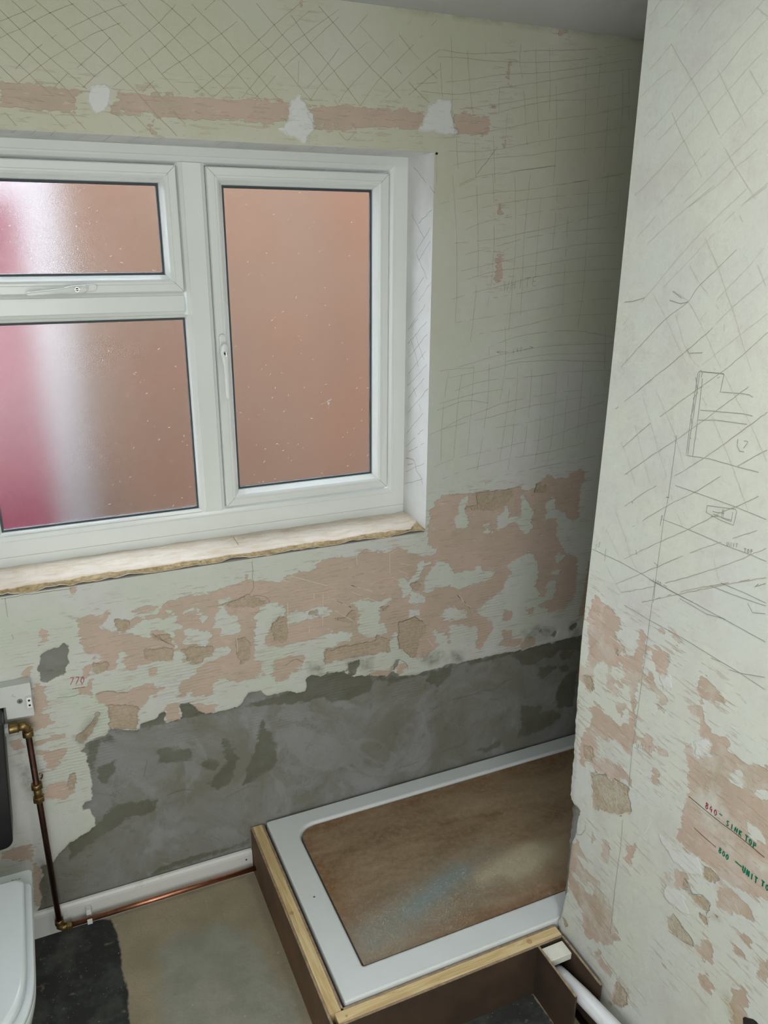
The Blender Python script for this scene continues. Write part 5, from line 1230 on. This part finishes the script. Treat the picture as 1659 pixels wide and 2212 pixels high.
def board():
    n = NT('dusty_hardboard'); a = n.noise(7, 6, .62, stretch=(1., 2.6, 1.)); f = n.noise(55, 4, .7); lg = n.noise(2.6, 3, .5, stretch=(1., 2., 1.), off=(3, 1, 0))
    base = n.mix(n.ramp(a, .36, .64), lin((122, 100, 76)), lin((142, 122, 97)))
    dustm = n.math('MULTIPLY', n.ramp(n.math('ADD', lg, n.math('MULTIPLY', f, .25)), .52, .75), n.ramp(n.attr('edge'), .02, .16))
    base = n.mix(n.math('MULTIPLY', dustm, .65), base, lin((164, 148, 124)))
    base = n.mix(n.math('MULTIPLY', n.ramp(n.attr('edge'), .055, .012), n.ramp(a, .7, .35)), base, lin((126, 92, 64)))
    nm = n.math('ADD', .45, n.math('MULTIPLY', n.noise(16, 5, .6), 1.1))
    base = n.mix(n.math('MULTIPLY', n.attr('haze'), nm, clamp=True), base, lin((140, 134, 122)))
    base = n.mix(n.math('MULTIPLY', n.attr('beige'), nm, clamp=True), base, lin((176, 168, 142)))
    base = n.mix(n.math('MULTIPLY', n.attr('blue'), nm, clamp=True), base, lin((128, 142, 143)))
    base = n.mix(n.math('MULTIPLY', n.ramp(f, .45, .7), .35), base, lin((162, 148, 124)))
    base = n.mix(n.math('MULTIPLY', n.ramp(n.noise(120, 4, .8, off=(2, 2, 2)), .55, .7), .4), base, lin((96, 78, 58)))
    base = n.mix(n.math('MULTIPLY', n.ramp(n.noise(240, 2, .5), .68, .74), .5), base, lin((205, 196, 176)))
    n.set(Base_Color=base, Roughness=.7); n.b.inputs['Specular IOR Level'].default_value = .3; n.bump(n.math('MULTIPLY', f, .0006), .6)
    x0, x1, y0, y1 = -.458, .887, -.6065, -.072; r = .052
    # dense flat top made by mapping a grid onto the outline (back-left corner rounded)
    xs = np.append(np.arange(x0, x1, .012), x1); ys = np.append(np.arange(y0, y1, .012), y1); mb = MB(); A = {k: [] for k in ('edge', 'haze', 'beige', 'blue')}
    def seg(p, a, b, w):
        a = Vector(a); b = Vector(b); e = b-a; t = min(1, max(0, (p-a).dot(e)/e.length_squared)); return math.exp(-((p-a-e*t).length/w)**2)
    zt = .1665; nx = len(xs); ny = len(ys)
    for lay, z in ((0, zt), (1, zt-.006)):
        for y in ys:
            for x in xs:
                xx = x
                if y > y1-r:
                    dy = y-(y1-r); lim = x0+r-math.sqrt(max(0, r*r-dy*dy)); xx = lim+(x-x0)*(x1-lim)/(x1-x0)
                mb.v.append((xx, y, z)); p = Vector((xx, y))
                A['edge'].append(min(xx-x0, y-y0, y1-y, .3))
                A['haze'].append(.85*seg(p, (-.42, -.55), (.0, -.44), .09)); A['beige'].append(.95*seg(p, (-.03, -.47), (.16, -.43), .03)+.9*seg(p, (.06, -.50), (.2, -.46), .035)); A['blue'].append(.65*seg(p, (-.28, -.50), (-.07, -.425), .026)+.35*seg(p, (-.40, -.53), (-.1, -.42), .05))
    fs = [(j*nx+i, j*nx+i+1, (j+1)*nx+i+1, (j+1)*nx+i) for j in range(ny-1) for i in range(nx-1)]; o_ = nx*ny
    bd_ = [i for i in range(nx)]+[j*nx+nx-1 for j in range(1, ny)]+[(ny-1)*nx+i for i in range(nx-2, -1, -1)]+[j*nx for j in range(ny-2, 0, -1)]
    fs2 = [(bd_[(k+1) % len(bd_)], bd_[k], bd_[k]+o_, bd_[(k+1) % len(bd_)]+o_) for k in range(len(bd_))]
    mb.f = fs+[tuple(i+o_ for i in reversed(q)) for q in fs]+fs2; mb.mi = [0]*len(mb.f); mb.sm = [False]*len(mb.f)
    # two blocks underneath hold it level inside the tray
    mb.box((-.3, -.40, .1402), (-.24, -.30, zt-.005)); mb.box((.5, -.40, .1402), (.56, -.30, zt-.005))
    o = mb.build('hardboard_sheet', n.m)
    for k, a_ in A.items():
        at = o.data.attributes.new(k, 'FLOAT', 'POINT'); v = np.zeros(len(o.data.vertices), np.float32); v[:len(a_)] = a_; at.data.foreach_set('value', v)
    tag(o, 'dusty brown hardboard sheet with a blue smear laid in the shower tray', 'hardboard sheet')
board()

def pine(name, axis):
    n = NT(name); st = (2., 30., 30.) if axis == 0 else (30., 2., 30.)
    g = n.noise(3.2, 4, .6, stretch=st, dist=1.2); g2 = n.noise(1.6, 2, .5, stretch=st)
    col = n.mix(n.ramp(g, .40, .62), lin((214, 194, 150)), lin((190, 164, 116)))
    col = n.mix(n.math('MULTIPLY', n.ramp(g2, .52, .6), .35), col, lin((168, 140, 96)))
    # knots
    for (kx, ky, kr) in ((-.5745, -.372, .006), (-.03, -.712, .008), (-.548, -.716, .004)):
        d = n.t.nodes.new('ShaderNodeVectorMath'); d.operation = 'DISTANCE'; n.put(d.inputs[0], n.scale(n.tc, (1, 1, 0))); d.inputs[1].default_value = (kx, ky, 0)
        ringv = n.math('SINE', n.math('MULTIPLY', d.outputs['Value'], 1500))
        mk = n.ramp(d.outputs['Value'], kr*1.15, kr*.85)
        col = n.mix(n.math('MULTIPLY', mk, n.ramp(ringv, -1.5, 1.2)), col, lin((140, 104, 64)))
    n.set(Base_Color=col, Roughness=.65); n.bump(n.math('MULTIPLY', g, .0006), .5); return n.m
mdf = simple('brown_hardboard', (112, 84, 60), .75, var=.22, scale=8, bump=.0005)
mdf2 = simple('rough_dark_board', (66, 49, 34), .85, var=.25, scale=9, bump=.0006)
cut = simple('board_cut_edge', (158, 138, 112), .85, var=.2, scale=60)
def sheet(a, b, name, parent=None, mat=None):
    """thin brown board with paler sawn top edge"""
    mb = MB().box(a, b, .0004); m2 = MB().box((a[0], a[1], b[2]-.0008), (b[0], b[1], b[2]+.0003), 0, 1)
    mb.add(m2.v, m2.f, 1); return mb.build(name, [mat or mdf, cut], parent)
fr = thing('timber_boxing', (-.58, -.73, 0), 'pine batten and brown board frame boxing in the white shower tray', 'timber frame')
ZB = .165
px_, py_ = pine('pine_side', 1), pine('pine_front', 0)
MB().box((-.5835, -.697, .127), (-.5545, -.001, ZB), .001).build('batten', px_, fr)
MB().box((-.572, -.7275, .127), (XP-.011, -.6985, ZB), .001).build('batten', py_, fr)
sheet((-.5900, -.740, 0), (-.5840, -.001, ZB-.001), 'side_panel', fr)
sheet((-.5543, -.6925, .02), (-.5485, -.001, ZB-.001), 'inner_panel', fr)
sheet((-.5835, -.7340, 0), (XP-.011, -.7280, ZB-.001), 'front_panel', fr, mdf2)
sheet((-.5485, -.6980, .02), (XP-.011, -.6925, ZB-.001), 'inner_panel', fr)
# a deck under the tray carries it
MB().box((-.548, -.692, 0), (.96, -.006, .1275)).build('support_deck', mdf, fr)

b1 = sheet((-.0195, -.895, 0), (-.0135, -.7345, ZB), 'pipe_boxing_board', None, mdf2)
tag(b1, 'narrow brown board standing on edge left of the white waste pipe', 'board')
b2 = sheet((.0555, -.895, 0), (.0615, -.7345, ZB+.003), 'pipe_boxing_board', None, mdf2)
tag(b2, 'narrow brown board standing on edge against the bare side wall', 'board')
blk = MB().box((-.0130, -.781, .137), (.0550, -.739, .158), .0012).build('timber_block', [simple('block_white', (222, 224, 214), .6, var=.04, scale=20)])
tag(blk, 'short white painted timber block wedged between two brown boards above the pipe', 'timber block')
mb = MB().tube([(.0215, -.742, .088), (.0215, -.80, .106), (.0225, -.88, .127), (.024, -1.0, .150), (.026, -1.25, .19)], .0205, 28)
wp_ = mb.build('waste_pipe', simple('white_plastic_pipe', (222, 226, 232), .3))
tag(wp_, 'white plastic waste pipe running out between the brown boards by the side wall', 'pipe')
cop_old = simple('tarnished_copper', (74, 50, 42), .45, .8, var=.25, scale=30)
cop = simple('copper', (222, 156, 126), .38, 1., var=.25, scale=12)
brass = simple('brass', (152, 128, 82), .38, .85, var=.3, scale=60)
for k, (xa, xb) in enumerate(((.066, .0635), (.047, .0475))):
    p = MB().tube([(xa-.002, -.737, .010), (xb-.004, -1.2, .010)], .0075, 14).build('copper_pipe', cop_old)
    p.name = 'floor_pipe'
    tag(p, ('thin tarnished copper pipe on the floor tight against the side wall', 'thin tarnished copper pipe on the floor beneath the white waste pipe')[k], 'pipe')

# ------------------------------------------------------------------ copper supply to the cistern
cp = thing('copper_pipework', (-1.163, -.04, 0), 'copper supply pipe running along the skirting then up to the black cistern', 'pipe')
MB().tube([(-1.150, -.0395, .0395), (-.5915, -.0395, .0395)], .0082, 20).build('horizontal_pipe', cop, cp)
MB().tube([(-1.1635, -.040, .060), (-1.1645, -.040, .700)], .0078, 20).build('riser_pipe', cop_old, cp)
def hexnut(c, axis, r, h, n=6):
    a = Vector(axis); P0 = Vector(c)-a*h/2; P1 = Vector(c)+a*h/2; return MB().tube([P0, P0+a*h*.12, P1-a*h*.12, P1], [r*.88, r, r, r*.88], n)
def olive(mb, c, axis, r, h):
    a = Vector(axis); c = Vector(c); mb.tube([c-a*h/2, c-a*h*.4, c+a*h*.4, c+a*h/2], [r*.9, r, r, r*.9], 22)
    return mb
# straight coupling on the riser
m_ = hexnut((-1.164, -.04, .529), (0, 0, 1), .0155, .016); n_ = hexnut((-1.1645, -.04, .488), (0, 0, 1), .0155, .016)
m_.add(n_.v, n_.f, 0); m_.tube([(-1.164, -.04, .536), (-1.164, -.04, .48)], [.0105, .0105], 20)
m_.tube([(-1.152, -.030, .540), (-1.148, -.028, .546), (-1.148, -.028, .552), (-1.153, -.030, .557)], .0025, 8)
m_.build('coupling', brass, cp)
# bottom elbow
m_ = hexnut((-1.1635, -.040, .064), (0, 0, 1), .0135, .016); m_.tube([(-1.1635, -.040, .062), (-1.1635, -.0395, .046), (-1.157, -.0395, .0405), (-1.140, -.0395, .0395)], .0105, 18)
h_ = hexnut((-1.139, -.0395, .0395), (1, 0, 0), .0135, .015); m_.add(h_.v, h_.f, 0)
m_.build('elbow_fitting', brass, cp)
# top elbow to the cistern
m_ = hexnut((-1.1645, -.042, .694), (0, 0, 1), .0150, .017); m_.tube([(-1.1645, -.042, .698), (-1.1645, -.043, .714), (-1.171, -.044, .7195), (-1.186, -.045, .7195)], .0108, 20)
m_.tube([(-1.183, -.045, .7195), (-1.187, -.045, .7195), (-1.203, -.045, .7195), (-1.2085, -.045, .7195)], [.0112, .0125, .0128, .0128], 20)
m_.tube([(-1.1845, -.045, .7195), (-1.1865, -.045, .7195)], .0138, 20)
m_.build('elbow_fitting', brass, cp)
# plastic clip holding the horizontal run
MB().box((-1.091, -.0480, .0295), (-1.077, -.011, .0345), .001).box((-1.091, -.0340, .0490), (-1.077, -.0112, .066), .002).box((-1.091, -.0495, .0295), (-1.077, -.0465, .047), .001).build('pipe_clip', simple('clip_white', (214, 216, 212), .5), cp)

# ------------------------------------------------------------------ cistern, board above it
black = simple('black_plastic', (26, 26, 28), .45, var=.2, scale=10)
cs = thing('concealed_cistern', (-1.42, -.05, .40), 'black plastic cistern on the wall above the white toilet', 'cistern')
ol = rounded(-1.62, -1.238, .402, .775, (.015, .022, .008, .008), 6)
ol = [(x+(.026*(z-.402)/.373 if x > -1.3 else 0), z) for x, z in ol]
MB().prism(ol, -.10, -.004, 1, bev=.004).build('tank', black, cs)
nt = MB().tube([(-1.226, -.045, .7195), (-1.2215, -.045, .7195), (-1.2205, -.045, .7195)], [.0205, .0205, .018], 24); hx = hexnut((-1.2140, -.045, .7195), (1, 0, 0), .0165, .015, 8); nt.add(hx.v, hx.f, 0)
nt.build('inlet_nut', simple('grey_nut', (158, 162, 162), .5), cs)
wb = thing('mounting_board', (-1.2, -.03, .74), 'white rectangular board screwed to the wall above the black cistern', 'board')
whb = simple('white_melamine', (196, 200, 198), .5, var=.02, scale=9)
MB().prism([(-1.60, .777), (-1.2065, .777), (-1.2075, .741), (-1.1425, .738), (-1.1415, .834), (-1.60, .836)], -.034, -.001, 1, bev=.0012).build('board', whb, wb)
MB().tube([(-1.1715, -.0343, .787), (-1.1715, -.0355, .787)], [.0070, .0066], 20).box((-1.1755, -.0357, .7862), (-1.1675, -.0353, .7878), 0, 1).box((-1.1723, -.0357, .783), (-1.1707, -.0353, .791), 0, 1).build('screw', [simple('screw_grey', (134, 136, 134), .4, .6), dark], wb)
MB().box((-1.1560, -.0460, .7685), (-1.1435, -.034, .7985), .0012).tube([(-1.1497, -.0462, .7905), (-1.1497, -.0458, .7905)], .0030, 12, 1).tube([(-1.1497, -.0462, .7765), (-1.1497, -.0458, .7765)], .0030, 12, 1).build('terminal_block', [simple('block_plastic', (222, 224, 224), .4), dark], wb)
MB().box((-1.1865, -.03425, .8035), (-1.1855, -.0340, .8115), 0, 0, Matrix.Rotation(.5, 3, 'Y')).box((-1.183, -.03425, .8000), (-1.182, -.0340, .8060), 0, 0, Matrix.Rotation(-.9, 3, 'Y')).build('pencil_mark', SMATS[2], wb)

# ------------------------------------------------------------------ toilet
cer = simple('white_ceramic', (206, 216, 216), .18, spec=.6)
seatm = simple('white_seat_plastic', (208, 216, 220), .25)
to = thing('toilet', (-1.375, -.30, 0), 'white toilet with closed lid standing at the left on the black floor patch', 'toilet')
TX = -1.375
def dshape(hw, yb, yf, rb, n=26, pw=2.6):
    """toilet outline: square back with small radius rb, rounded front"""
    P = []; ys = yf+hw*1.15
    for k in range(7): a = math.pi/2*k/6; P.append((TX+hw-rb+rb*math.sin(a)*1., yb-rb+rb*math.cos(a)))
    for k in range(n+1):
        a = math.pi*k/n; c, s_ = math.cos(a), math.sin(a)
        P.append((TX+hw*math.copysign(abs(c)**(2/pw), c), ys-(ys-yf)*abs(s_)**(2/pw)))
    for k in range(7): a = math.pi/2*k/6; P.append((TX-hw+rb-rb*math.cos(a), yb-rb+rb*math.sin(a)))
    return P
def stack(rings, mat, name, parent):
    n = len(rings[0]); vs = [p for r in rings for p in r]
    fs = [(i*n+(k+1) % n, i*n+k, (i+1)*n+k, (i+1)*n+(k+1) % n) for i in range(len(rings)-1) for k in range(n)]
    mb = MB().add(vs, fs, 0, True); mb.f += [tuple(range(n))[::-1][::-1], tuple(reversed([(len(rings)-1)*n+k for k in range(n)]))]; mb.mi += [0, 0]; mb.sm += [False, False]
    return mb.build(name, mat, parent)
def rg(hw, yb, yf, rb, z): return [(x, y, z) for x, y in dshape(hw, yb, yf, rb)]
stack([rg(.115, -.20, -.53, .02, 0), rg(.118, -.20, -.54, .02, .08), rg(.135, -.198, -.60, .02, .22), rg(.168, -.197, -.70, .015, .33), rg(.177, -.196, -.725, .012, .375), rg(.1790, -.195, -.728, .010, .394), rg(.1765, -.197, -.725, .010, .400)], cer, 'pan', to)
stack([rg(.176, -.262, -.726, .012, .4005), rg(.1785, -.261, -.729, .014, .404), rg(.1785, -.261, -.729, .014, .413), rg(.176, -.263, -.726, .014, .4165)], seatm, 'seat', to)
stack([rg(.160, -.268, -.708, .018, .4168), rg(.165, -.265, -.713, .022, .421), rg(.165, -.265, -.713, .022, .435), rg(.162, -.268, -.710, .022, .4400), rg(.155, -.274, -.703, .02, .4425)], seatm, 'lid', to)
mb = MB()
for gi, st in enumerate(([(0, 0), (0, 1), (.7, .9), (.7, .6), (0, .5), (.8, 0)], [(0, 0), (.4, 1), (.8, 0)], [(0, 0), (0, 1)], [(.8, 1), (0, .45), (.8, 0)])):
    ox = -1.243+{0: 0, 1: .0078, 2: .0156, 3: .0158}[gi]; oy = -.2235
    for a, b in zip(st[:-1], st[1:]):
        p = Vector((ox+a[0]*.0062, oy+a[1]*.005)); q = Vector((ox+b[0]*.0062, oy+b[1]*.005)); t = (q-p).normalized(); nn = Vector((-t.y, t.x))*.0006
        mb.add([(p.x+nn.x, p.y+nn.y, .4003), (q.x+nn.x, q.y+nn.y, .4003), (q.x-nn.x, q.y-nn.y, .4003), (p.x-nn.x, p.y-nn.y, .4003)], [(0, 1, 2, 3)])
mb.build('maker_mark', simple('mark_grey', (120, 124, 124), .5), to)
